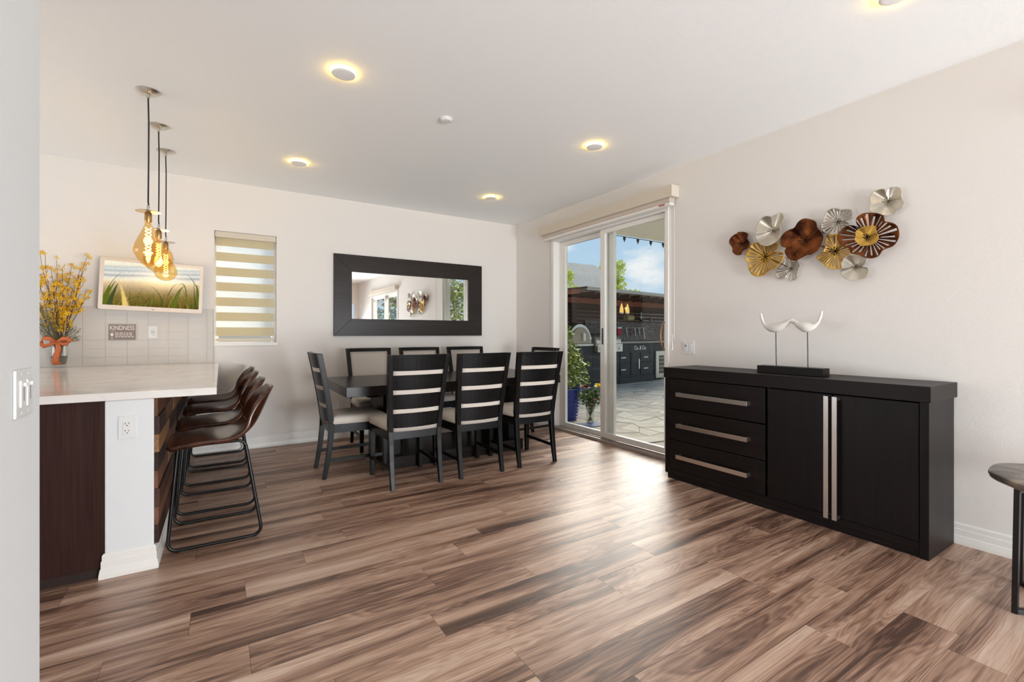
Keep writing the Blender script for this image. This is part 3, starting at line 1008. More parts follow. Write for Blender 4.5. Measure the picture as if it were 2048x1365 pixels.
def sprig(p0, p1, n, L):
    p0, p1 = Vector(p0), Vector(p1)
    bend = Vector((rg.uniform(-0.02, 0.02), rg.uniform(-0.02, 0.02), -0.01))
    pts = [p0.lerp(p1, i / 6) + bend * math.sin(PI * i / 6) for i in range(7)]
    green.tube(pts, 0.0014, 4)
    for i in range(n):
        a = rg.uniform(0.1, 1.0)
        q = pts[min(5, int(a * 6))].lerp(pts[min(6, int(a * 6) + 1)], rg.random())
        d = (p1 - p0).normalized() * 0.7 + Vector((rg.uniform(-1, 1), rg.uniform(-1, 1), rg.uniform(-1, 1)))
        petal(green, q, d, (0, 0, 1), L * rg.uniform(0.7, 1.2), 0.0028)
for k in range(26):
    sprig((rg.uniform(-0.03, 0.02), rg.uniform(-0.03, 0.03), 0.20), (rg.uniform(-0.20, 0.0), rg.uniform(-0.10, 0.05), rg.uniform(0.34, 0.62)), 46, 0.020)
for k in range(8):
    sprig((0.0, 0, 0.22), (rg.uniform(0.06, 0.16), rg.uniform(-0.07, 0.03), rg.uniform(0.24, 0.36)), 40, 0.020)
stuff(twigs.build('twigs', M_stem, vz))
stuff(flow.build('blossoms', M_yel, vz))
stuff(green.build('green_sprigs', M_sage, vz))
M_rib = pmat('orange_ribbon', s2l((200, 112, 70)), 0.7, spec=0.3)
def ribbon(name, path, wid, nrm):
    m = MB()
    rows = []
    for i, (p, w_) in enumerate(zip(path, wid)):
        p = Vector(p)
        n_ = Vector(nrm[i] if isinstance(nrm, list) else nrm).normalized()
        rows.append([tuple(p + n_ * (w_ * (k / 4 - 0.5)) + Vector((0, -0.004 * math.sin(k * 2.1 + i), 0))) for k in range(5)])
    m.loft(rows, closed=False, cap=False)
    o = m.build(name, M_rib, vz, smooth=True)
    s_ = o.modifiers.new('solid', 'SOLIDIFY')
    s_.thickness = 0.0012
    return o
ribbon('ribbon_band', [(0.056 * math.cos(a), 0.056 * math.sin(a), 0.222) for a in [2 * PI * i / 24 for i in range(25)]], [0.022] * 25, (0, 0, 1))
ribbon('ribbon_loop', [(-0.005, -0.062, 0.222), (0.03, -0.072, 0.250), (0.065, -0.070, 0.252), (0.088, -0.066, 0.225), (0.07, -0.066, 0.205), (0.035, -0.066, 0.200), (0.0, -0.062, 0.218)], [0.018, 0.030, 0.040, 0.034, 0.034, 0.026, 0.018], [(0.1, 0.2, 1), (0, 0.4, 1), (0.3, 0.5, 1), (1, 0.3, 0.3), (0.3, -0.5, 1), (0, -0.3, 1), (0, 0, 1)])
ribbon('ribbon_loop', [(-0.005, -0.062, 0.222), (-0.04, -0.072, 0.252), (-0.08, -0.072, 0.255), (-0.10, -0.066, 0.215), (-0.08, -0.066, 0.185), (-0.04, -0.066, 0.200), (0.0, -0.062, 0.218)], [0.018, 0.034, 0.044, 0.034, 0.04, 0.026, 0.018], [(0.1, 0.2, 1), (0, 0.4, 1), (-0.3, 0.5, 1), (1, 0.3, 0.3), (0.3, -0.5, 1), (0, -0.3, 1), (0, 0, 1)])
ribbon('ribbon_tail', [(-0.002, -0.062, 0.222), (0.012, -0.068, 0.17), (0.0, -0.067, 0.11), (-0.012, -0.064, 0.06), (0.004, -0.060, 0.028)], [0.02, 0.036, 0.044, 0.046, 0.052], (1, 0, 0.2))

# ------------------------------------------------------------------ counter stools
def make_stool(label):
    """local: faces -x, origin on floor at the middle of the frame"""
    t = thing('bar_stool', label, 'stool', (0, 0, 0), 0, 'leather stools at the counter')
    hw = 0.215
    # sled frames: one closed tube loop each side
    for s in (-1, 1):
        y = s * hw
        yt = s * 0.165
        pts = []
        def arc(cx_, cz_, r, a0, a1, n=6, tt=0):
            return [(cx_ + r * math.cos(a0 + (a1 - a0) * i / n), cz_ + r * math.sin(a0 + (a1 - a0) * i / n)) for i in range(n + 1)]
        poly = []
        poly += [(-0.172, 0.562)]
        poly += [(-0.190, 0.545)]
        poly += arc(-0.185, 0.050, 0.045, PI * 0.93, PI * 1.5, 6)[0:]
        poly += arc(0.170, 0.050, 0.045, -PI * 0.5, PI * 0.09, 6)
        poly += [(0.140, 0.530), (0.128, 0.552), (0.105, 0.562)]
        poly = [(x, z + 0.004) for x, z in poly]
        pts = [(x, yt + (y - yt) * min(1, max(0, (0.56 - z) / 0.5)), z) for x, z in poly]
        MB().tube(pts, 0.0092, 8).build('sled_leg', M_blackmetal, t, smooth=True)
        MB().tube([(-0.172, yt, 0.566), (0.105, yt, 0.566)], 0.0085, 8).build('seat_rail', M_blackmetal, t, smooth=True)
        for x in (-0.16, 0.15):
            MB().box(x - 0.018, x + 0.018, y - 0.008, y + 0.008, 0.0, 0.005).build('glide', M_dark, t)
    for x in (-0.14, 0.08):
        MB().tube([(x, -0.165, 0.566), (x, 0.165, 0.566)], 0.008, 8).build('cross_bar', M_blackmetal, t, smooth=True)
    # moulded bucket seat: a profile swept across the width with raised sides at the back
    prof = [(-0.218, 0.588), (-0.200, 0.604), (-0.135, 0.612), (-0.035, 0.606), (0.065, 0.600), (0.130, 0.606), (0.182, 0.634), (0.214, 0.684), (0.240, 0.744), (0.264, 0.804), (0.284, 0.852), (0.292, 0.876)]
    NW = 13
    rows = []
    for i, (x, z) in enumerate(prof):
        x -= 0.022
        s_ = i / (len(prof) - 1)
        half = 0.205 + 0.018 * math.sin(PI * min(1, s_ * 1.5)) - 0.050 * max(0, (s_ - 0.62) / 0.38) ** 1.6
        lift = -0.010 + 0.036 * math.exp(-((s_ - 0.60) / 0.16) ** 2)
        fwd = 0.012 + 0.045 * math.exp(-((s_ - 0.72) / 0.24) ** 2)
        row = []
        for k in range(NW):
            w_ = -1 + 2 * k / (NW - 1)
            e = abs(w_) ** 2.6
            tz = lift * e * (1 if s_ < 0.6 else max(0, 1 - (s_ - 0.6) / 0.3))
            tx = -fwd * e * max(0, min(1, (s_ - 0.42) / 0.2))
            drop = -0.030 * (abs(w_) ** 4) * max(0, (s_ - 0.85) / 0.15)
            row.append((x + tx, half * w_, z + tz + drop - (0.018 * e if s_ < 0.25 else 0)))
        rows.append(row)
    m = MB()
    m.loft(rows, closed=False, cap=False)
    o = m.build('bucket_seat', M_leather, t, smooth=True)
    sub = o.modifiers.new('sub', 'SUBSURF')
    sub.levels = sub.render_levels = 2
    so_ = o.modifiers.new('solid', 'SOLIDIFY')
    so_.thickness = 0.026
    so_.offset = -1
    # stitched seam between seat and back
    k0 = rows[6]
    MB().tube([(p[0] - 0.004, p[1], p[2] + 0.0045) for p in k0[1:-1]], 0.0022, 5).build('seam', pmat('seam_thread', s2l((120, 70, 44)), 0.6), o)
    return t
SLAB = ['brown leather counter stool nearest the camera, with its whole black sled frame showing', 'brown leather counter stool second from the camera', 'brown leather counter stool third from the camera', 'brown leather counter stool farthest, next to the back wall']
st0 = make_stool(SLAB[0])
for i, y in enumerate((3.315, 3.912, 4.596, 5.180)):
    if i == 0:
        st0.location = (-0.015, y, 0)
    else:
        dup(st0, (-0.015, y, 0), 0, SLAB[i])

# ------------------------------------------------------------------ dining table
tb = thing('dining_table', 'long black-brown wooden dining table with a thick top on trestle pedestals', 'table', (1.955, 4.375, 0))
TX, TY = 1.100, 0.520
MB().box(-TX, TX, -TY, TY, 0.677, 0.760).build('table_top', M_table, tb, bevel=0.003)
MB().box(-0.80, 0.80, -0.05, 0.05, 0.60, 0.676).build('top_beam', M_black, tb)
MB().box(-0.70, 0.70, -0.40, 0.31, 0.0, 0.105).build('base_slab', M_table, tb, bevel=0.003)
for s in (-1, 1):
    MB().box(s * 0.66 - 0.045, s * 0.66 + 0.045, -0.21, 0.21, 0.105, 0.676).build('pedestal', M_espz, tb, bevel=0.002)
    for q in (-1, 1):
        MB().box(s * 0.63 - 0.05, s * 0.63 + 0.05, q * 0.265 - 0.05, q * 0.265 + 0.05, 0.105, 0.676).build('corner_post', M_black, tb, bevel=0.002)

# ------------------------------------------------------------------ dining chairs
def make_chair(label):
    """local: faces +y, origin on the floor; back feet near y=-0.27"""
    t = thing('dining_chair', label, 'chair', (0, 0, 0), 0, 'dining chairs around the table')
    def yb(z):     # back post centre line
        if z < 0.44:
            return -0.205 - 0.055 * ((0.44 - z) / 0.44) ** 1.6
        return -0.205 - 0.100 * ((z - 0.44) / 0.60) ** 1.25
    def xb(z):     # half distance of post centres
        return 0.195 + 0.033 * max(0, (z - 0.40) / 0.63) + 0.002
    for s in (-1, 1):
        zs = [0, 0.10, 0.22, 0.34, 0.44, 0.54, 0.66, 0.78, 0.90, 1.035]
        rings = []
        for z in zs:
            w = 0.019 if z > 0.3 else 0.015 + 0.004 * z / 0.3
            dpt = 0.021 if z > 0.3 else 0.016 + 0.005 * z / 0.3
            x, y = s * xb(z), yb(z)
            rings.append([(x - w, y - dpt, z), (x + w, y - dpt, z), (x + w, y + dpt, z), (x - w, y + dpt, z)])
        MB().loft(rings).build('back_leg', M_black, t, bevel=0.0025)
        x, y = s * 0.215, 0.235
        MB().loft([[(x - w, y - w, z), (x + w, y - w, z), (x + w, y + w, z), (x - w, y + w, z)] for z, w in ((0, 0.016), (0.2, 0.020), (0.45, 0.023))]).build('front_leg', M_black, t, bevel=0.0025)
        MB().bar((s * 0.199, yb(0.15) + 0.015, 0.15), (s * 0.213, 0.220, 0.15), 0.018, 0.026).build('stretcher', M_black, t)
        MB().bar((s * 0.203, -0.19, 0.41), (s * 0.220, 0.22, 0.41), 0.022, 0.070).build('side_apron', M_blackx, t)
    MB().box(-0.20, 0.20, 0.225, 0.247, 0.375, 0.445).build('front_apron', M_blackx, t)
    # slats, bowed towards the rear, between posts
    def slat(z0, z1, name='back_slat', bow=0.026, th=0.014, off=-0.004):
        n = 10
        m = MB()
        rings = []
        for i in range(n + 1):
            a = -1 + 2 * i / n
            r = []
            for z, dy in ((z0, -th / 2), (z1, -th / 2), (z1, th / 2), (z0, th / 2)):
                hx = xb(z) - 0.016
                r.append((a * hx, yb(z) + off - bow * (1 - a * a) + dy, z))
            rings.append(r)
        m.loft(rings)
        return m.build(name, M_blackx, t, bevel=0.0015)
    for z0, z1 in ((0.912, 1.030), (0.763, 0.880), (0.613, 0.730), (0.466, 0.581)):
        slat(z0, z1)
    slat(0.376, 0.437, 'seat_rail', bow=0.002)
    slat(1.004, 1.036, 'top_rail', bow=0.022, th=0.034, off=0.002)
    # upholstered back panel on the front side
    n, mrows = 10, 8
    rows = []
    for j in range(mrows + 1):
        z = 0.440 + (0.998 - 0.440) * j / mrows
        row = []
        for i in range(n + 1):
            a = -1 + 2 * i / n
            hx = xb(z) - 0.020
            row.append((a * hx, yb(z) + 0.007 - 0.024 * (1 - a * a), z))
        rows.append(row)
    m = MB()
    m.loft(rows, closed=False, cap=False)
    o = m.build('back_cushion', M_fab, t, smooth=True)
    s_ = o.modifiers.new('solid', 'SOLIDIFY')
    s_.thickness = 0.018
    s_.offset = 1.0
    # seat cushion
    sec = []
    outline = rrect(0.470, 0.470, 0.035, 5)
    def ring(sc, z):
        return [(x * sc * (1.0 + 0.12 * (y / 0.47)), y * sc + 0.02, z) for x, y in outline]
    m = MB()
    m.loft([ring(0.975, 0.446), ring(1.0, 0.456), ring(1.0, 0.472), ring(0.985, 0.490), ring(0.94, 0.503), ring(0.80, 0.512), ring(0.45, 0.516), ring(0.1, 0.517)])
    m.build('seat_cushion', M_fab, t, smooth=True)
    return t
CH = [((1.298, 3.69), 0, 'black slat-back dining chair, leftmost of the three with backs to the camera'),
      ((1.866, 3.675), 0, 'black slat-back dining chair, middle of the three with backs to the camera'),
      ((2.446, 3.68), 0, 'black slat-back dining chair with its back to the camera, nearest the sliding door'),
      ((0.975, 4.205), -PI / 2, 'black slat-back dining chair at the left head of the table, seen from the side'),
      ((2.955, 4.40), PI / 2, 'dining chair at the right head of the table by the sliding door'),
      ((1.410, 4.95), PI, 'beige-backed dining chair on the far side, leftmost under the mirror'),
      ((2.010, 4.95), PI, 'beige-backed dining chair on the far side, in the middle'),
      ((2.620, 4.95), PI, 'beige-backed dining chair on the far side, right under the mirror end')]
c0 = make_chair(CH[0][2])
for i, ((x, y), rz, lb) in enumerate(CH):
    if i == 0:
        c0.location = (x, y, 0)
    else:
        dup(c0, (x, y, 0), rz, lb)

# ------------------------------------------------------------------ sideboard
sb = thing('sideboard', 'dark espresso wood sideboard with three drawers and two doors', 'sideboard', (3.345, 1.71, 0))
def sbx(name, x0, x1, y0, y1, z0, z1, mat, par=None, bev=0.002):
    return MB().box(x0 - 3.345, x1 - 3.345, y0 - 1.71, y1 - 1.71, z0, z1).build(name, mat, par or sb, bevel=bev)
BK = W - 0.024
sbx('top', 3.130, W - 0.002, 0.853, 2.566, 0.833, 0.918, M_espy)
sbx('side_panel', 3.138, BK, 0.862, 0.902, 0.0, 0.8325, M_espz)
sbx('side_panel', 3.138, BK, 2.518, 2.557, 0.043, 0.8325, M_espz)
sbx('bottom_rail', 3.142, 3.20, 0.9025, 2.5175, 0.043, 0.084, M_espy)
sbx('plinth', 3.150, BK, 0.9025, 2.54, 0.0, 0.0425, M_espy)
sbx('back_panel', 3.50, BK, 0.9025, 2.5175, 0.0845, 0.832, M_espy)
sbx('divider', 3.165, BK - 0.05, 1.708, 1.722, 0.0845, 0.832, M_dark)
def bar_handle(par, p, q, w, proj):
    """square bar standing off the front face"""
    p, q = Vector(p), Vector(q)
    m = MB()
    d = (q - p).normalized()
    if abs(d.z) < 0.5:
        m.box(p.x - 0.008, p.x, p.y, q.y, p.z, p.z + w) if q.y > p.y else m.box(p.x - 0.008, p.x, q.y, p.y, p.z, p.z + w)
        for y in (min(p.y, q.y) + 0.001, max(p.y, q.y) - 0.019):
            m.box(p.x, p.x + proj, y, y + 0.018, p.z + 0.002, p.z + w - 0.002)
    else:
        m.box(p.x - 0.008, p.x, p.y, p.y + w, p.z, q.z)
        for z in (p.z + 0.004, q.z - 0.022):
            m.box(p.x, p.x + proj, p.y + 0.002, p.y + w - 0.002, z, z + 0.018)
    m.v = [(a - 3.345, b - 1.71, c) for a, b, c in m.v]
    return m.build('handle', M_steel, par, bevel=0.001)
for z0, z1, hz in ((0.580, 0.826, 0.691), (0.329, 0.572, 0.440), (0.087, 0.323, 0.190)):
    f = sbx('drawer', 3.138, 3.160, 1.724, 2.515, z0, z1, M_espy, None, 0.003)
    bar_handle(f, (3.098, 1.824, hz), (3.098, 2.417, hz), 0.032, 0.042)
for y0, y1, hy in ((1.315, 1.705, 1.311), (0.905, 1.311, 1.2715)):
    f = sbx('door', 3.138, 3.160, y0, y1, 0.087, 0.826, M_espz, None, 0.003)
    bar_handle(f, (3.098, hy + (0.006 if hy > 1.3 else 0.0), 0.080), (3.098, hy, 0.819), 0.026, 0.041)

# ------------------------------------------------------------------ white sculpture on it
sc_ = thing('bird_sculpture', 'white curved carved sculpture on two thin rods and a dark base', 'sculpture', (3.31, 1.635, 0.918))
MB().box(-0.045, 0.045, -0.215, 0.215, 0.0005, 0.052).build('base', M_espy, sc_, bevel=0.002)
for y, zt_ in ((1.737, 1.212), (1.530, 1.212)):
    MB().tube([(0, y - 1.635, 0.052), (0, y - 1.635 + 0.003, zt_ - 0.918)], 0.0032, 8).build('rod', M_blackmetal, sc_, smooth=True)
prs = [(1.855,1.344,1.840,1.345),(1.849,1.307,1.830,1.307),(1.834,1.264,1.821,1.281),(1.811,1.230,1.809,1.268),(1.782,1.211,1.782,1.267),(1.745,1.204,1.749,1.271),(1.708,1.211,1.708,1.277),(1.677,1.233,1.677,1.287),(1.653,1.261,1.649,1.301),(1.636,1.271,1.624,1.304),(1.615,1.257,1.604,1.292),(1.589,1.228,1.585,1.281),(1.563,1.210,1.563,1.279),(1.537,1.206,1.537,1.278),(1.512,1.212,1.512,1.272),(1.483,1.235,1.487,1.267),(1.459,1.269,1.469,1.285),(1.445,1.307,1.459,1.319),(1.440,1.343,1.454,1.348)]
rings = []
for a, b, c, d in prs:
    cy_, cz_ = (a + c) / 2, (b + d) / 2
    e = Vector((0, (c - a) / 2, (d - b) / 2))
    dep = max(0.006, e.length * 0.85)
    rings.append([(dep * math.sin(2 * PI * k / 14), cy_ - 1.635 + e.y * math.cos(2 * PI * k / 14), cz_ - 0.918 + e.z * math.cos(2 * PI * k / 14)) for k in range(14)])
M_white = pmat('white_wash', s2l((226, 222, 214)), 0.6)
nt = M_white.node_tree
f = noise(nt, coords(nt, (60, 12, 90)), 1.0, 4, 0.6)
link(nt, ramp(nt, f, [(0.30, s2l((150, 138, 124))), (0.37, s2l((226, 222, 214)))]), nt.nodes['Principled BSDF'].inputs['Base Color'])
o = MB().loft(rings).build('carving', M_white, sc_, smooth=True)

# ------------------------------------------------------------------ metal flower wall art
FL = {
'F1':((2.120,1.920),[(21,93),(-28,86),(-64,58),(-56,29),(-73,-13),(-60,-49),(-16,-64),(0,-90),(37,-87),(71,-56),(73,-20),(98,24),(88,62),(54,81),(29,83)]),
'F2':((1.864,1.972),[(-1,106),(-37,120),(-72,116),(-89,80),(-82,42),(-65,9),(-73,-43),(-51,-82),(-15,-98),(28,-113),(80,-97),(114,-57),(122,-22),(114,-1),(123,39),(106,81),(73,111),(35,116)]),
'F3':((1.938,1.788),[(44,116),(-1,90),(-46,80),(-89,86),(-121,81),(-111,46),(-89,24),(-146,8),(-146,-31),(-132,-66),(-97,-97),(-61,-104),(-24,-122),(6,-145),(52,-147),(90,-124),(118,-79),(118,-41),(138,-7),(136,39),(114,82),(90,112)]),
'F4':((1.754,1.676),[(31,90),(-3,75),(-17,52),(-57,43),(-71,9),(-57,-24),(-51,-66),(-24,-88),(24,-83),(31,-53),(73,-69),(102,-46),(98,-2),(66,16),(45,45)]),
'F5':((1.639,1.860),[(-21,148),(-59,130),(-83,108),(-96,71),(-126,12),(-120,-41),(-102,-85),(-59,-109),(-21,-110),(12,-127),(51,-140),(91,-123),(118,-90),(129,-57),(118,-37),(149,-17),(153,34),(132,73),(98,92),(58,98),(31,131),(5,148)]),
'F6':((1.445,1.955),[(3,93),(-26,76),(-66,70),(-91,58),(-95,22),(-83,-1),(-49,-4),(-80,-39),(-60,-74),(-26,-87),(20,-82),(74,-65),(98,-30),(92,2),(77,23),(74,66),(44,92)]),
'F7':((1.465,1.761),[(36,115),(-46,100),(-52,47),(-86,9),(-108,-27),(-86,-62),(-52,-77),(-43,-122),(0,-123),(42,-108),(66,-75),(97,-50),(106,-22),(66,0),(54,31),(54,78)]),
'F8':((1.260,1.813),[(-21,152),(-62,137),(-87,113),(-97,80),(-132,64),(-156,38),(-163,-11),(-156,-45),(-137,-78),(-102,-91),(-82,-100),(-62,-127),(-27,-138),(10,-129),(47,-105),(86,-90),(105,-52),(142,-33),(162,16),(159,55),(130,88),(97,95),(64,83),(39,67),(58,106),(53,137),(21,155)]),
'F8b':((1.261,1.814),[(20,66),(-22,67),(-48,59),(-53,27),(-63,-12),(-53,-41),(-28,-55),(-1,-54),(30,-52),(57,-22),(65,-2),(57,16),(63,43),(46,59)]),
'F9':((1.165,2.025),[(-27,82),(-61,68),(-75,38),(-73,3),(-86,-36),(-75,-63),(-46,-75),(-32,-87),(3,-91),(33,-78),(74,-63),(92,-31),(84,5),(92,38),(79,75),(43,84),(13,76),(3,40),(-5,74)]),
'F10':((1.335,1.635),[(0,80),(-44,70),(-65,49),(-62,18),(-44,-5),(-70,-18),(-78,-47),(-60,-76),(-22,-85),(22,-87),(67,-60),(84,-25),(72,-4),(78,29),(67,60),(38,79)])}
def metal(name, c0, c1, rough, scale=9):
    m = pmat(name, c0, rough, 0.9)
    nt = m.node_tree
    f = noise(nt, coords(nt, (1, 1, 1), rnd=True), scale, 4, 0.55)
    link(nt, ramp(nt, f, [(0.35, c0), (0.65, c1)]), nt.nodes['Principled BSDF'].inputs['Base Color'])
    return m
M_fbr = metal('bronze_brown', s2l((58, 28, 16)), s2l((140, 80, 44)), 0.42, 12)
M_fgo = metal('antique_gold', s2l((186, 140, 52)), s2l((226, 184, 96)), 0.36)
M_fsi = metal('champagne_silver', s2l((188, 182, 172)), s2l((222, 214, 196)), 0.34)
M_fdk = pmat('dark_stamen', s2l((58, 40, 30)), 0.4, 0.8)
art = thing('wall_sculpture', 'metal flower wall sculpture in brown, gold and silver', 'wall art', (W, 1.63, 1.83))
def smooth_closed(pts, n):
    out = []
    N = len(pts)
    for i in range(n):
        t_ = i / n * N
        k = int(t_)
        u = t_ - k
        p0, p1, p2, p3 = (Vector(pts[(k + j) % N]) for j in (-1, 0, 1, 2))
        out.append(0.5 * ((2 * p1) + (p2 - p0) * u + (2 * p0 - 5 * p1 + 4 * p2 - p3) * u * u + (3 * p1 - p0 - 3 * p2 + p3) * u ** 3))
    return out
def flower(key, mat, off, slots, label, facets=5, stam=M_fdk):
    (cy_, cz_), pts = FL[key]
    n = 84
    ol = smooth_closed([(a / 1000, b / 1000) for a, b in pts], n)
    R = sum(p.length for p in ol) / n
    K = 9
    ts = [0.04, 0.14, 0.26, 0.38, 0.5, 0.62, 0.74, 0.86, 0.95, 1.0]
    vs, fs = [], []
    for k, t_ in enumerate(ts):
        for i, p in enumerate(ol):
            an = math.atan2(p.y, p.x)
            rel = p.length / R
            dep = R * (0.26 * t_ ** 1.4 + 0.05 * t_ * math.sin(facets * an + 1.0) + 0.10 * t_ ** 2 * (1 - rel))
            vs.append((-off - dep, p.x * t_, p.y * t_))
    for k in range(len(ts) - 1):
        for i in range(n):
            j = (i + 1) % n
            if slots and (i % 3 == 1):
                lo = 2 if (i // 3) % 2 else 3
                hi = 7 if (i // 3) % 2 else 6
                if lo <= k <= hi:
                    continue
            fs.append((k * n + i, k * n + j, (k + 1) * n + j, (k + 1) * n + i))
    fs.append(tuple(range(n)))
    m = MB()
    m.add(vs, fs)
    o = m.build('flower', mat, art, smooth=True, loc=(0, cy_ - 1.63, cz_ - 1.83))
    o['label'] = label
    s_ = o.modifiers.new('solid', 'SOLIDIFY')
    s_.thickness = 0.0018
    m = MB()
    for i in range(8):
        a = 2 * PI * i / 8
        r1 = R * (0.24 if i % 2 else 0.30)
        m.tube([(-off - 0.004, 0, 0), (-off - 0.018, r1 * 0.5 * math.cos(a), r1 * 0.5 * math.sin(a)), (-off - 0.014 - R * 0.08, r1 * math.cos(a), r1 * math.sin(a))], [0.002, 0.0022, 0.0045], 6)
    m.build('stamens', stam, o, smooth=True)
    if off > 0.012:
        MB().tube([(-0.001, 0, 0), (-off, 0, 0)], 0.005, 6).build('standoff', M_fdk, o)
    return o
M_fgd = pmat('pewter', s2l((150, 140, 126)), 0.4, 0.9)
flower('F1', M_fbr, 0.030, False, 'small dark brown flower at the left end')
flower('F2', M_fsi, 0.046, False, 'champagne silver flower with gold tint', stam=M_fgd)
flower('F3', M_fgo, 0.022, True, 'gold flower with slotted petals')
flower('F4', M_fsi, 0.012, True, 'small silver slotted flower', stam=M_fgd)
flower('F5', M_fbr, 0.050, False, 'large dark brown flower')
flower('F6', M_fsi, 0.026, True, 'silver slotted flower', stam=M_fgd)
flower('F7', M_fgo, 0.012, True, 'gold slotted flower behind')
flower('F8', M_fbr, 0.046, True, 'large brown slotted flower')
flower('F8b', M_fgo, 0.068, False, 'gold flower inside the large brown one')
flower('F9', M_fsi, 0.030, False, 'silver flower at the top right', stam=M_fgd)
flower('F10', M_fsi, 0.040, False, 'silver flower at the bottom right', stam=M_fgd)
m = MB()
for p, q in (((2.12, 1.92), (1.938, 1.788)), ((1.864, 1.972), (1.938, 1.788)), ((1.938, 1.788), (1.754, 1.676)), ((1.754, 1.676), (1.639, 1.86)), ((1.639, 1.86), (1.445, 1.955)), ((1.639, 1.86), (1.465, 1.761)), ((1.445, 1.955), (1.26, 1.813)), ((1.26, 1.813), (1.165, 2.025)), ((1.26, 1.813), (1.335, 1.635))):
    m.tube([(-0.004, p[0] - 1.63, p[1] - 1.83), (-0.004, q[0] - 1.63, q[1] - 1.83)], 0.003, 6)
m.build('wire_frame', M_fdk, art)

# ------------------------------------------------------------------ side table at the right edge
M_slab = pmat('grey_wood_slab', s2l((120, 110, 102)), 0.32)
nt = M_slab.node_tree
v = coords(nt, (1, 1, 1))
f = noise(nt, v, 7, 4, 0.6, 1.5)
link(nt, ramp(nt, f, [(0.3, s2l((70, 62, 58))), (0.5, s2l((120, 110, 104))), (0.7, s2l((160, 142, 124)))]), nt.nodes['Principled BSDF'].inputs['Base Color'])
sd = thing('side_table', 'round live-edge grey wood side table on black steel legs', 'side table', (3.085, 0.285, 0))
n = 64
rs = random.Random(4)
ph = [rs.uniform(0, 6.28) for _ in range(5)]
def rad(a):
    return 0.335 + 0.014 * math.sin(3 * a + ph[0]) + 0.010 * math.sin(5 * a + ph[1]) + 0.006 * math.sin(9 * a + ph[2])
rings = []
for z, k in ((0.538, 0.955), (0.546, 0.985), (0.560, 1.0), (0.570, 0.995), (0.574, 0.97), (0.574, 0.5), (0.574, 0.02)):
    rings.append([(rad(2 * PI * i / n) * k * math.cos(2 * PI * i / n), rad(2 * PI * i / n) * k * math.sin(2 * PI * i / n), z) for i in range(n)])
MB().loft(rings).build('table_slab', M_slab, sd, smooth=True)
for ux, uy in ((-0.212, 0.222), (0.135, 0.265)):
    m = MB()
    for s in (1, -1):
        m.bar((ux * s, uy * s, 0.0), (ux * s * 0.97, uy * s * 0.97, 0.537), 0.030, 0.018)
        m.bar((ux * s * 0.97, uy * s * 0.97, 0.528), (0, 0, 0.528), 0.03, 0.016)
        m.bar((ux * s, uy * s, 0.009), (0, 0, 0.009), 0.03, 0.018)
    m.build('leg_frame', M_blackmetal, sd, bevel=0.001)
# ------------------------------------------------------------------ patio
GZ = -0.05
M_stone = pmat('paving_stone', s2l((204, 198, 182)), 0.8, spec=0.2)
nt = M_stone.node_tree
oi = node(nt, 'ShaderNodeObjectInfo')
f = noise(nt, coords(nt, (1, 1, 1), rnd=True), 5, 5, 0.6)
ff = math_(nt, 'ADD', math_(nt, 'MULTIPLY', f, 0.6), math_(nt, 'MULTIPLY', oi.outputs['Random'], 0.4))
link(nt, ramp(nt, ff, [(0.25, s2l((138, 129, 117))), (0.5, s2l((162, 154, 142))), (0.75, s2l((178, 171, 158)))]), nt.nodes['Principled BSDF'].inputs['Base Color'])
M_sjoint = pmat('stone_joint', s2l((120, 112, 98)), 0.9)
pt = struct(MB().box(W + 0.161, 26, -16, 40, GZ - 0.2, GZ - 0.014).build('floor_patio', M_sjoint), 'pale stamped stone patio outside the sliding door')
rp = random.Random(21)
SXN, SYN, sx_, sy_ = 22, 20, 0.34, 0.26
gx0, gy0 = W + 0.165, 3.55
P = {}
for i in range(SXN + 1):
    for j in range(SYN + 1):
        jx = rp.uniform(-0.09, 0.09) if 0 < i < SXN else 0
        jy = rp.uniform(-0.08, 0.08)
        P[i, j] = Vector((gx0 + i * sx_ + jx, gy0 + j * sy_ + jy + (0.13 if i % 2 else 0)))
nst = 0
for i in range(SXN):
    for j in range(SYN):
        if (i * 7 + j * 3) % 5 == 0 and j % 2 == 0 and i + 1 < SXN:
            pass
        q = [P[i, j], P[i + 1, j], P[i + 1, j + 1], P[i, j + 1]]
        c = sum(q, Vector((0, 0))) / 4
        # keep what the door view can reach
        if c.y > 8.25 or c.y < 3.6 or not (c.y - 0.62 * (c.x - W) < 5.9 and c.y > 0.62 * (c.x - W) + 2.4):
            continue
        if nst > 290:
            continue
        nst += 1
        poly = [c + (p - c) * 0.968 for p in q]
        dz = rp.uniform(-0.002, 0.003)
        m = MB()
        m.loft([[(p.x - c.x, p.y - c.y, -0.02) for p in poly], [(p.x - c.x, p.y - c.y, -0.004 + dz) for p in poly], [((p.x - c.x) * 0.985, (p.y - c.y) * 0.985, dz) for p in poly]])
        m.build('paving_stone', M_stone, pt, loc=(c.x, c.y, GZ))
struct(MB().box(W + 0.17, 26, 8.4, 40, GZ - 0.013, GZ - 0.004).build('floor_patio_far', M_stone), 'pale patio ground beyond the outdoor kitchen')
struct(MB().box(W + 0.17, 26, -16, 3.5, GZ - 0.013, GZ - 0.004).build('floor_patio_near', M_stone), 'pale patio ground beside the house')
struct(MB().box(10.6, 26, 3.5, 8.4, GZ - 0.013, GZ - 0.004).build('floor_patio_side', M_stone), 'pale patio ground at the far side')
struct(MB().box(W + 0.17, 10.6, 3.5, 8.4, GZ - 0.0135, GZ - 0.012).build('floor_patio_bed', M_stone), 'pale mortar bed under the patio stones')

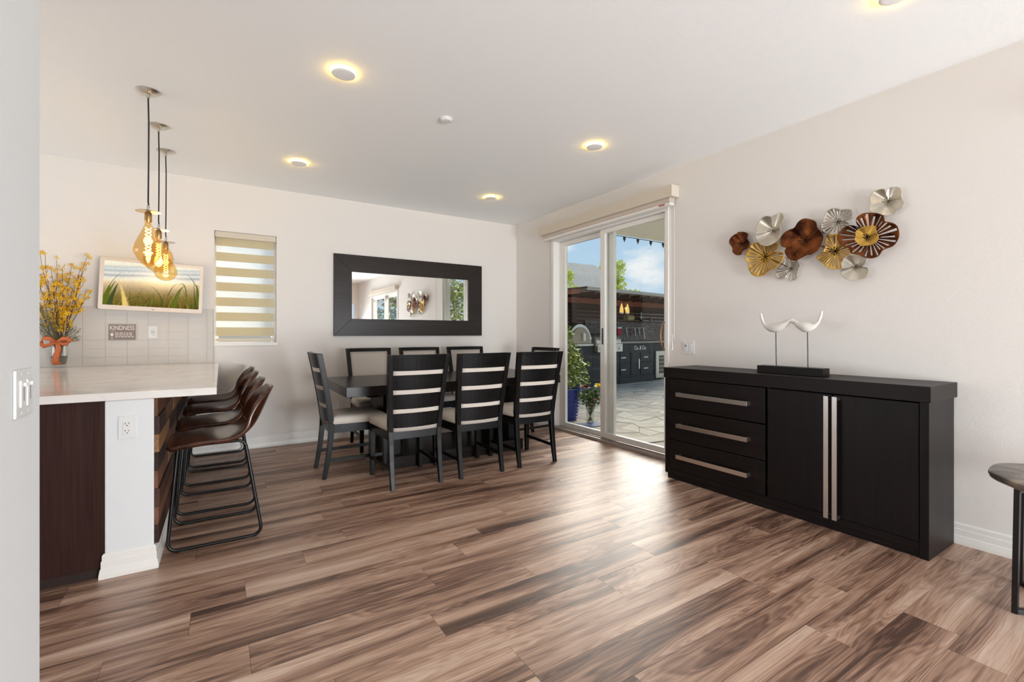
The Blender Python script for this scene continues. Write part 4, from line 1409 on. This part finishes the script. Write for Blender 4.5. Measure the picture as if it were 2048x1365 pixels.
# patio cover
M_soffit = pmat('soffit_board', s2l((226, 222, 204)), 0.6)
pc = thing('patio_cover', 'cream boarded patio cover above the sliding door', 'patio cover', (5.6, 2.3, 2.65))
MB().box(-1.85, 2.4, -0.25, 2.50, 0.012, 0.05).build('roof_deck', pmat('roof_deck', s2l((150, 146, 136)), 0.8), pc)
for k in range(18):
    y1 = 2.48 - k * 0.152
    MB().box(-1.85, 2.4, y1 - 0.149, y1, 0.0, 0.0115).build('soffit_board', M_soffit, pc)
MB().box(-1.85, 2.4, 2.481, 2.51, -0.01, 0.10).build('fascia', M_soffit, pc)
MB().bar((-0.35, 1.35, -0.004), (-0.22, 1.30, -0.004), 0.012, 0.004).build('vent_slot', M_dark, pc)
sl = thing('string_light', 'dark string light with small bulbs along the patio cover edge', 'string light', (5.6, 4.83, 2.63))
MB().tube([(-1.8 + 0.2 * i, 0, 0.0) for i in range(21)], 0.006, 5).build('wire', M_cord, sl)
for i in range(12):
    x = -0.86 + 0.285 * i
    MB().lathe([(0.018, 0.0), (0.022, -0.03), (0.012, -0.05), (0.0, -0.085)], 10, cap=False).build('bulb', M_blackmetal, sl, loc=(x, 0, -0.002))

# potted shrub
M_pot = pmat('blue_glaze', s2l((40, 58, 140)), 0.25)
ps_ = thing('potted_shrub', 'tall blue dimpled pot with a leafy green shrub', 'potted plant', (4.24, 5.20, GZ))
prof = [(0.0, 0.0), (0.135, 0.0)]
MB().lathe([(0.135, 0.001), (0.150, 0.03), (0.175, 0.18), (0.198, 0.32), (0.218, 0.43), (0.226, 0.445), (0.226, 0.455), (0.205, 0.455), (0.195, 0.43), (0.0, 0.42)], 40, cap=False).build('pot', M_pot, ps_, smooth=True)
m = MB()
for r in range(9):
    z = 0.05 + r * 0.043
    rr_ = 0.151 + (z - 0.03) * 0.168
    for i in range(34):
        a = 2 * PI * (i + 0.5 * (r % 2)) / 34
        c = Vector((rr_ * math.cos(a), rr_ * math.sin(a), z))
        nrm = Vector((math.cos(a), math.sin(a), 0.1))
        tg = Vector((-math.sin(a), math.cos(a), 0))
        up = Vector((0, 0, 1))
        m.add([c - tg * 0.012 - up * 0.010, c + tg * 0.012 - up * 0.010, c + tg * 0.012 + up * 0.010, c - tg * 0.012 + up * 0.010, c + nrm * 0.010], [(0, 1, 4), (1, 2, 4), (2, 3, 4), (3, 0, 4)])
stuff(m.build('dimples', M_pot, ps_))

def leafmat(name, c0, c1):
    m = pmat(name, c0, 0.55)
    nt = m.node_tree
    f = noise(nt, coords(nt, (1, 1, 1)), 16, 2, 0.5)
    link(nt, ramp(nt, f, [(0.35, c0), (0.65, c1)]), nt.nodes['Principled BSDF'].inputs['Base Color'])
    return m
M_leaf = leafmat('shrub_leaf', s2l((84, 108, 44)), s2l((164, 178, 78)))
M_leafd = leafmat('dark_leaf', s2l((44, 66, 30)), s2l((96, 122, 48)))
M_leafy = leafmat('lime_leaf', s2l((196, 210, 84)), s2l((234, 238, 140)))
def leaves(rng, n, fn, L, mat, name, parent, wd=0.32):
    m = MB()
    for i in range(n):
        p = Vector(fn(rng))
        d = Vector((rng.uniform(-1, 1), rng.uniform(-1, 1), rng.uniform(-0.5, 0.9))).normalized()
        s_ = d.cross(Vector((rng.uniform(-1, 1), rng.uniform(-1, 1), 1))).normalized()
        l_ = L * rng.uniform(0.7, 1.3)
        w_ = l_ * wd
        m.add([p, p + d * l_ * 0.45 + s_ * w_, p + d * l_, p + d * l_ * 0.45 - s_ * w_], [(0, 1, 2, 3)])
    return stuff(m.build(name, mat, parent))
def blob(cs):
    def fn(r):
        c, R = r.choice(cs)
        while True:
            v_ = Vector((r.uniform(-1, 1), r.uniform(-1, 1), r.uniform(-1, 1)))
            if v_.length < 1:
                break
        return Vector(c) + Vector((v_.x * R[0], v_.y * R[1], v_.z * R[2]))
    return fn
rl = random.Random(8)
leaves(rl, 1500, blob([((0.04, -0.02, 0.60), (0.30, 0.28, 0.16)), ((0.06, 0, 0.78), (0.26, 0.25, 0.15)), ((0.0, 0, 0.96), (0.20, 0.2, 0.16)), ((-0.06, 0, 1.2), (0.13, 0.13, 0.18))]), 0.065, M_leaf, 'foliage', ps_)
m = MB()
for a in ((0.05, 0.0, 0.8), (-0.03, 0.03, 1.0), (-0.07, 0, 1.3), (0.1, -0.05, 0.7)):
    m.tube([(0, 0, 0.41), (a[0] * 0.4, a[1], a[2] * 0.6), a], 0.008, 6)
m.build('branches', M_stem, ps_)
m = MB()
for p in ((0.14, -0.1, 0.88), (-0.02, -0.08, 1.02)):
    for k in range(7):
        petal(m, p, (math.cos(k * 0.9), math.sin(k * 0.9), 0.5), (0, 0, 1), 0.045, 0.012)
m.build('red_blossom', pmat('coral_bloom', s2l((205, 92, 84)), 0.5), ps_)

# glass vase of cut flowers on a blue tray
fv = thing('patio_vase', 'glass vase of yellow and green cut flowers on the patio', 'vase', (4.33, 4.80, GZ))
MB().lathe([(0.0, 0.004), (0.055, 0.004), (0.055, 0.02), (0.050, 0.10), (0.058, 0.20), (0.072, 0.27), (0.070, 0.27), (0.055, 0.20), (0.047, 0.10), (0.052, 0.022), (0.0, 0.022)], 24, cap=False).build('glass_body', M_vglass, fv, smooth=True)
m = MB()
for i in range(16):
    a = rl.uniform(0, 6.28)
    m.tube([(0.03 * math.cos(a), 0.03 * math.sin(a), 0.025), (-0.03 * math.cos(a), -0.03 * math.sin(a), 0.16), (-0.09 * math.cos(a), -0.09 * math.sin(a), 0.36)], 0.006, 5)
m.build('stems', pmat('green_stem', s2l((70, 86, 44)), 0.6), fv)
leaves(rl, 320, blob([((0, 0, 0.30), (0.15, 0.15, 0.10)), ((0, 0, 0.38), (0.16, 0.16, 0.08))]), 0.06, M_leafd, 'foliage', fv)
def bloom(p, R, mat, nm):
    m = MB()
    for lay in range(4):
        for k in range(10):
            a = k * 2 * PI / 10 + lay * 0.3
            petal(m, p, (math.cos(a), math.sin(a), 0.15 + lay * 0.5), (0, 0, 1), R * (1 - 0.12 * lay), R * 0.30)
    return m.build(nm, mat, fv)
M_by = pmat('bloom_yellow', s2l((240, 212, 20)), 0.5)
M_bg = pmat('bloom_green', s2l((180, 196, 128)), 0.5)
M_bp = pmat('bloom_pink', s2l((206, 160, 142)), 0.5)
M_bb = pmat('bloom_burgundy', s2l((110, 52, 50)), 0.5)
for p, R, mt in (((0.10, -0.10, 0.49), 0.078, M_by), ((0.13, -0.02, 0.50), 0.072, M_by), ((0.04, -0.12, 0.50), 0.060, M_by), ((0.10, -0.13, 0.33), 0.05, M_bg), ((-0.10, -0.03, 0.49), 0.072, M_bb), ((-0.14, 0.0, 0.50), 0.05, M_bp), ((-0.04, -0.14, 0.33), 0.045, M_bp), ((-0.08, -0.12, 0.27), 0.04, M_bp), ((-0.06, 0.02, 0.48), 0.05, pmat('bloom_peach', s2l((232, 184, 120)), 0.5))):
    bloom(p, R, mt, 'bloom')
tr_ = MB().box(-0.19, 0.19, -0.14, 0.14, 0.0035, 0.012).build('floor_tray', pmat('tray_blue', s2l((52, 66, 110)), 0.4), None, bevel=0.003, loc=(4.26, 4.72, GZ))
tag(tr_, 'flat blue tray on the patio beside the glass vase', 'tray')
fv.location = (4.33, 4.80, GZ + 0.012)

# ------------------------------------------------------------------ outdoor kitchen
OK, UX = Vector((8.154, 8.148)), math.atan2(0.131, 0.9914)
def okloc(t, n, z=GZ):
    c, s = math.cos(UX), math.sin(UX)
    return (OK.x + t * c - n * s, OK.y + t * s + n * c, z)
M_okd = pmat('charcoal_stain', s2l((46, 44, 42)), 0.6)
M_okc = pmat('stone_counter', s2l((150, 144, 130)), 0.5)
M_okst = pmat('stainless', s2l((200, 196, 184)), 0.3, 0.9)
def okbox(t, name, x0, x1, y0, y1, z0, z1, mat, bev=0.003):
    return MB().box(x0, x1, y0, y1, z0, z1).build(name, mat, t, bevel=bev)
ok = thing('outdoor_cabinet', 'charcoal outdoor kitchen cabinet run with white handles', 'cabinet', okloc(0, 0), UX)
okbox(ok, 'body', 0.20, 1.68, 0.02, 0.75, 0.15, 1.01, M_okd)
okbox(ok, 'body', -1.6, -0.79, 0.02, 0.75, 0.0, 0.965, M_okd)
okbox(ok, 'body', -0.788, 0.198, 0.02, 0.75, 0.0, 0.80, M_okd)
okbox(ok, 'plinth', 0.20, 1.68, 0.0, 0.70, 0.0, 0.149, M_okd)
okbox(ok, 'counter_slab', 0.20, 3.2, -0.02, 0.78, 1.011, 1.05, M_okc)
M_han = pmat('white_handle', s2l((235, 235, 230)), 0.3)
for x0, x1, z0, z1 in ((0.03, 0.62, 0.52, 0.78), (0.03, 0.62, 0.20, 0.50), (1.08, 1.60, 0.52, 0.76), (1.08, 1.60, 0.20, 0.50), (0.66, 1.04, 0.20, 0.76)):
    d = okbox(ok, 'drawer' if x1 - x0 > 0.4 else 'door', max(x0, 0.22), x1, 0.0, 0.0195, z0, z1, M_okd, 0.004)
    if x1 - x0 > 0.4:
        xc = 0.30 if x0 < 0.5 else 1.26
        MB().box(xc - 0.085, xc + 0.085, -0.04, -0.018, (z0 + z1) / 2 - 0.01, (z0 + z1) / 2 + 0.012).build('handle', M_han, d)
    else:
        MB().box(0.955, 0.98, -0.04, -0.018, 0.35, 0.60).build('handle', M_han, d)
for x in (-1.28, -1.17):
    MB().tube([(x, 0.02, 0.47), (x, -0.03, 0.49), (x, -0.03, 0.60), (x, 0.02, 0.62)], 0.012, 6).build('handle', M_okst, ok)
text_mesh('lettering', 'Co. & Co.', 0.15, M_han, ok, (1.06, -0.001, 0.84), sx=0.85, align='CENTER', ext=0.002)

gr = thing('gas_grill', 'stainless built-in gas grill in the outdoor kitchen', 'grill', okloc(-0.295, 0, GZ), UX)
okbox(gr, 'control_panel', -0.47, 0.47, -0.10, 0.10, 0.815, 1.01, M_okst)
m = MB()
m.prism([(-0.06, 1.011), (-0.06, 1.10), (0.0, 1.17), (0.25, 1.26), (0.5, 1.24), (0.6, 1.15), (0.6, 1.011)], 'x', -0.46, 0.46).build('hood', M_okst, gr, bevel=0.01)
MB().tube([(-0.36, -0.07, 1.10), (-0.36, -0.12, 1.11), (0.36, -0.12, 1.11), (0.36, -0.07, 1.10)], 0.014, 8).build('hood_handle', M_okst, gr)
for x in (-0.36, -0.12, 0.12, 0.36):
    MB().lathe([(0.035, 0), (0.035, 0.03), (0.0, 0.032)], 14).build('knob', M_han, gr, loc=(x, -0.10, 0.90)).rotation_euler = (PI / 2, 0, 0)

po = thing('pizza_oven', 'domed stainless pizza oven on the outdoor counter', 'oven', okloc(-1.215, 0.36, GZ + 0.965), UX)
okbox(po, 'base_plate', -0.42, 0.42, -0.36, 0.34, 0.001, 0.05, M_okst)
arch = [(-0.385, 0.05)] + [(-0.385 * math.cos(a), 0.10 + 0.41 * math.sin(a)) for a in [PI * i / 20 for i in range(21)]] + [(0.385, 0.05)]
MB().prism(arch, 'y', -0.32, 0.30).build('dome', M_okst, po, bevel=0.01)
arch2 = [(x * 0.82, 0.06 + (z - 0.05) * 0.82) for x, z in arch]
dd = MB().prism(arch2, 'y', -0.345, -0.321).build('oven_door', pmat('dull_steel', s2l((150, 136, 116)), 0.35, 0.8), po, bevel=0.004)
MB().box(0.05, 0.085, -0.40, -0.346, 0.12, 0.30).build('handle', M_han, dd)
MB().lathe([(0.03, 0), (0.03, 0.012), (0.0, 0.012)], 14).build('thermometer', M_han, po, loc=(0.345, -0.32, 0.18)).rotation_euler = (PI / 2, 0, 0)

fg = thing('outdoor_fridge', 'small stainless outdoor fridge with a glass door', 'fridge', okloc(2.06, 0.35, GZ), UX)
okbox(fg, 'case', -0.32, 0.32, -0.30, 0.38, 0.02, 1.0, M_dark)
d = okbox(fg, 'door', -0.27, 0.30, -0.345, -0.301, 0.05, 0.78, M_okst)
okbox(fg, 'window_pane', -0.13, 0.16, -0.349, -0.3455, 0.17, 0.66, pmat('fridge_glass', s2l((60, 66, 60)), 0.1))
for k in range(4):
    okbox(fg, 'shelf', -0.13, 0.16, -0.3505, -0.3495, 0.25 + k * 0.11, 0.262 + k * 0.11, M_okst, 0)
okbox(fg, 'leg', -0.3, -0.25, -0.28, -0.2, 0.0, 0.02, M_dark, 0)

# pavilion over it
M_pav = darkwood('pavilion_wood', s2l((54, 38, 30)), s2l((84, 60, 46)), 'x', 0.7)
M_pavr = darkwood('pavilion_red_wood', s2l((110, 62, 42)), s2l((146, 86, 60)), 'x', 0.6)
M_gal = pmat('galvanised_roof', s2l((176, 170, 158)), 0.5, 0.3)
pv = thing('pavilion', 'dark wooden patio pavilion with a metal roof over the outdoor kitchen', 'pavilion', okloc(0, 0), UX)
# back wall of boards
for k in range(12):
    MB().box(-1.8, 4.6, 1.20, 1.225, 0.92 + k * 0.105, 1.02 + k * 0.105).build('wall_board', M_pav, pv)
M_mosaic = pmat('dark_mosaic', s2l((62, 50, 44)), 0.4)
nt = M_mosaic.node_tree
vo = node(nt, 'ShaderNodeTexVoronoi')
vo.inputs['Scale'].default_value = 22
link(nt, coords(nt, (1, 1, 2)), vo.inputs['Vector'])
link(nt, ramp(nt, vo.outputs['Color'], [(0.2, s2l((34, 28, 26))), (0.6, s2l((70, 56, 48))), (0.9, s2l((128, 112, 98)))]), nt.nodes['Principled BSDF'].inputs['Base Color'])
MB().box(0.2, 4.6, 1.14, 1.1995, 1.05, 1.62).build('mosaic_wall', M_mosaic, pv)
for x in (-0.76, 4.4):
    MB().box(x - 0.06, x + 0.06, 0.62, 0.74, 0.966, 2.16).build('post', M_pav, pv, bevel=0.004)
# roof: front plane and left hip slope
m = MB()
m.add([(-1.60, -0.5, 2.24), (5.2, -0.5, 2.24), (5.2, 1.7, 2.20), (-1.60, 1.7, 2.08), (-1.60, -0.5, 2.27), (5.2, -0.5, 2.27), (5.2, 1.7, 2.24), (-1.60, 1.7, 2.11)], [(0, 1, 2, 3), (4, 5, 6, 7), (0, 1, 5, 4), (1, 2, 6, 5), (2, 3, 7, 6), (3, 0, 4, 7)])
m.build('metal_roof', M_gal, pv)
m = MB()
m.add([(-1.60, -0.5, 2.24), (-1.60, 1.7, 2.09), (-3.2, 1.7, 1.90), (-3.2, -0.5, 2.02), (-1.60, -0.5, 2.27), (-1.60, 1.7, 2.12), (-3.2, 1.7, 1.93), (-3.2, -0.5, 2.05)], [(0, 1, 2, 3), (4, 5, 6, 7), (0, 1, 5, 4), (1, 2, 6, 5), (2, 3, 7, 6), (3, 0, 4, 7)])
m.build('hip_roof', M_pav, pv)
MB().bar((-3.2, -0.49, 1.98), (-1.85, -0.49, 2.155), 0.03, 0.10).build('fascia_board', M_pavr, pv)
MB().box(-1.6, 5.2, -0.49, -0.47, 2.20, 2.239).build('fascia_board', M_gal, pv)
MB().box(-1.8, 5.0, 0.36, 0.46, 1.99, 2.12).build('beam', M_pavr, pv)
MB().box(-1.8, 5.0, 0.92, 0.98, 1.93, 2.05).build('beam', M_pav, pv)
for k in range(15):
    x = -1.3 + k * 0.42
    MB().box(x, x + 0.05, -0.45, 1.19, 2.10, 2.185).build('rafter', M_pav, pv)
MB().box(-1.8, -1.76, 0.0, 1.2, 0.966, 2.05).build('side_wall', M_pav, pv)
MB().box(1.2, 3.6, 0.95, 1.139, 1.60, 1.625).build('shelf', M_pav, pv)

def hang(label, t, n):
    a = thing('hanging_lamp', label, 'hanging lamp', okloc(t, n, GZ + 2.10), UX, 'hanging lamps in the pavilion')
    MB().tube([(0, 0, 0.0), (0, 0, -0.06)], 0.006, 5).build('cord', M_cord, a)
    MB().lathe([(0.008, -0.06), (0.025, -0.12), (0.045, -0.19), (0.052, -0.28), (0.05, -0.30)], 14, cap=False).build('shade', emis('lamp_glow', (1.0, 0.62, 0.18), 0.95), a, smooth=True)
    MB().lathe([(0.045, -0.30), (0.045, -0.33), (0.0, -0.33)], 14).build('rim', M_han, a)
hang('left amber hanging lamp in the pavilion', 0.64, 0.28)
hang('right amber hanging lamp in the pavilion', 0.89, 0.28)
rail = thing('utensil_rail', 'metal rail with hanging barbecue utensils on the dark mosaic wall', 'utensil rail', okloc(2.4, 1.13, GZ + 1.43), UX)
MB().tube([(-0.5, 0, 0), (0.58, 0, 0)], 0.010, 6).build('rail', M_okst, rail)
for x, L, mt in ((-0.42, 0.22, M_okst), (-0.2, 0.26, pmat('red_tongs', s2l((150, 50, 50)), 0.5)), (0.0, 0.25, M_okst), (0.2, 0.2, M_okst), (0.45, 0.34, M_han)):
    MB().bar((x, -0.01, -0.01), (x + 0.05, -0.01, -L), 0.02, 0.01).build('utensil', mt, rail)
mt_ = thing('oven_mitt', 'red and white oven mitt hanging on the pavilion wall', 'oven mitt', okloc(1.64, 1.12, GZ + 1.22), UX)
MB().prism([(-0.06, 0.0), (0.05, -0.02), (0.09, 0.10), (0.09, 0.18), (-0.08, 0.18), (-0.09, 0.08)], 'y', -0.03, 0.01).build('mitt_body', pmat('mitt_red', s2l((190, 62, 70)), 0.8), mt_, bevel=0.01)
MB().box(-0.085, 0.095, -0.034, 0.014, 0.18, 0.225).build('cuff', M_han, mt_, bevel=0.005)
it = MB().lathe([(0.0, 0), (0.09, 0.0), (0.09, 0.30), (0.0, 0.30)], 18).build('paper_roll', pmat('paper_olive', s2l((176, 160, 110)), 0.7), None, smooth=True, loc=okloc(1.86, 1.04, GZ + 1.716))
it.rotation_euler = (0, PI / 2, UX)
tag(it, 'beige paper roll lying on the pavilion shelf', 'paper roll')
it = thing('shelf_ornament', 'small pale anchor ornament on the pavilion shelf', 'ornament', okloc(2.62, 1.04, GZ + 1.626), UX)
MB().box(-0.05, 0.05, -0.03, 0.03, 0, 0.05).build('foot', M_okd, it)
MB().tube([(0, 0, 0.05), (0, 0, 0.27)], 0.012, 6).build('shaft', M_han, it)
MB().tube([(-0.06, 0, 0.14), (-0.03, 0, 0.10), (0.03, 0, 0.10), (0.06, 0, 0.14)], 0.010, 6).build('hook', M_han, it)
it = MB().lathe([(0.0, 0), (0.035, 0.0), (0.035, 0.11), (0.015, 0.14), (0.015, 0.17), (0.0, 0.17)], 14).build('bottle', pmat('bottle_amber', s2l((130, 96, 52)), 0.3), None, smooth=True, loc=okloc(3.1, 1.04, GZ + 1.626))
tag(it, 'small amber bottle on the pavilion shelf', 'bottle')

# ------------------------------------------------------------------ beyond: house, trees, garden
hs_ = thing('neighbour_house', 'grey shingled roof of the neighbouring house behind the pavilion', 'house', (14.5, 21, GZ))
m = MB()
m.prism([(-6.0, 2.3), (-6.0, 2.45), (-2.0, 5.05), (2.0, 2.45), (2.0, 2.3)], 'x', -8, 3.0)
m.v = [(x + (0 if True else 0), y, z) for x, y, z in m.v]
M_shin = pmat('grey_shingle', s2l((150, 146, 138)), 0.85)
nt = M_shin.node_tree
f = noise(nt, coords(nt, (6, 18, 18)), 1.0, 4, 0.6)
link(nt, ramp(nt, f, [(0.3, s2l((128, 124, 117))), (0.7, s2l((168, 163, 154)))]), nt.nodes['Principled BSDF'].inputs['Base Color'])
m.build('roof', M_shin, hs_)
MB().box(-7.6, 2.6, -5.6, 1.6, 0, 2.3).build('wall', pmat('stucco', s2l((200, 190, 175)), 0.85), hs_)

def tree(label, loc, blobs, n, L, mat, trunk_h, group=None, seed=1):
    t = thing('garden_tree', label, 'tree', loc, 0, group)
    r = random.Random(seed)
    leaves(r, n, blob(blobs), L, mat, 'crown', t, 0.36)
    m = MB()
    c = blobs[0][0]
    m.tube([(0, 0, 0), (0.05, 0, trunk_h * 0.5), (c[0] * 0.5, c[1] * 0.5, trunk_h)], [0.09, 0.07, 0.04], 7)
    for b in blobs:
        m.tube([(0, 0, trunk_h * 0.6), Vector(b[0]) * 0.6 + Vector((0, 0, trunk_h * 0.25)), b[0]], [0.04, 0.03, 0.015], 5)
    m.build('trunk', M_stem, t)
    return t
tree('lime green tree rising beside the grey roof', (11.2, 14.3, GZ), [((0, 0, 3.0), (0.9, 0.8, 0.35)), ((0.35, 0, 3.55), (0.35, 0.4, 0.3)), ((-0.5, 0, 2.9), (0.5, 0.5, 0.3)), ((0.8, 0, 2.8), (0.5, 0.5, 0.3))], 1500, 0.13, M_leafy, 2.6, None, 2)
tree('slender lime green tree above the pavilion roof', (13.6, 13.6, GZ), [((0.1, 0, 3.15), (0.34, 0.4, 0.25)), ((0.0, 0, 3.75), (0.42, 0.4, 0.22)), ((0.25, 0, 4.05), (0.22, 0.3, 0.2)), ((-0.5, 0, 3.95), (0.22, 0.3, 0.22)), ((0.15, 0, 3.45), (0.25, 0.3, 0.15)), ((0.9, 0, 2.95), (0.5, 0.4, 0.12)), ((-0.5, 0, 2.9), (0.3, 0.4, 0.2))], 1300, 0.12, M_leafy, 2.7, None, 3)
tree('sparse grey-green sapling above the pavilion roof end', (14.6, 11.4, GZ), [((0.0, 0, 3.2), (0.18, 0.3, 0.22)), ((0.1, 0, 3.0), (0.18, 0.2, 0.2))], 70, 0.12, M_leafd, 2.8, None, 4)
for i, (loc, R, lb) in enumerate((((5.3, -0.05, GZ), 0.55, 'leafy green shrub outside, seen in the mirror beside the door frame'), ((5.5, -5.8, GZ), 1.2, 'large green shrub by the house, seen only in mirrored glass'), ((6.9, -9.3, GZ), 1.8, 'green hedge tree behind the second sliding door'), ((9.6, -12.0, GZ), 2.4, 'tall green tree behind the second sliding door'))):
    tree(lb, loc, [((0, 0, 0.8 + R * 0.4), (R, R, 0.6 + R * 0.4)), ((R * 0.3, 0.1, 1.5 + R * 0.7), (R * 0.8, R * 0.8, 0.5 + R * 0.4)), ((-R * 0.3, -0.1, 2.0 + R * 0.9), (R * 0.6, R * 0.6, 0.4 + R * 0.3))], 900, 0.12 + 0.05 * i, M_leafd if i % 2 else M_leaf, 1.6, 'garden trees seen through the glass', 10 + i)
gw = MB().box(-6, 9, 8.8, 9.0, 0, 2.1).build('garden_wall', pmat('garden_stucco', s2l((214, 208, 196)), 0.9), None, loc=(-5.8, 0, GZ))
tag(gw, 'pale garden wall behind the small back window', 'garden wall')
gg = struct(MB().box(-20, W + 0.16, D + 0.161, 40, GZ - 0.2, GZ).build('floor_garden', M_stone), 'pale ground behind the house')
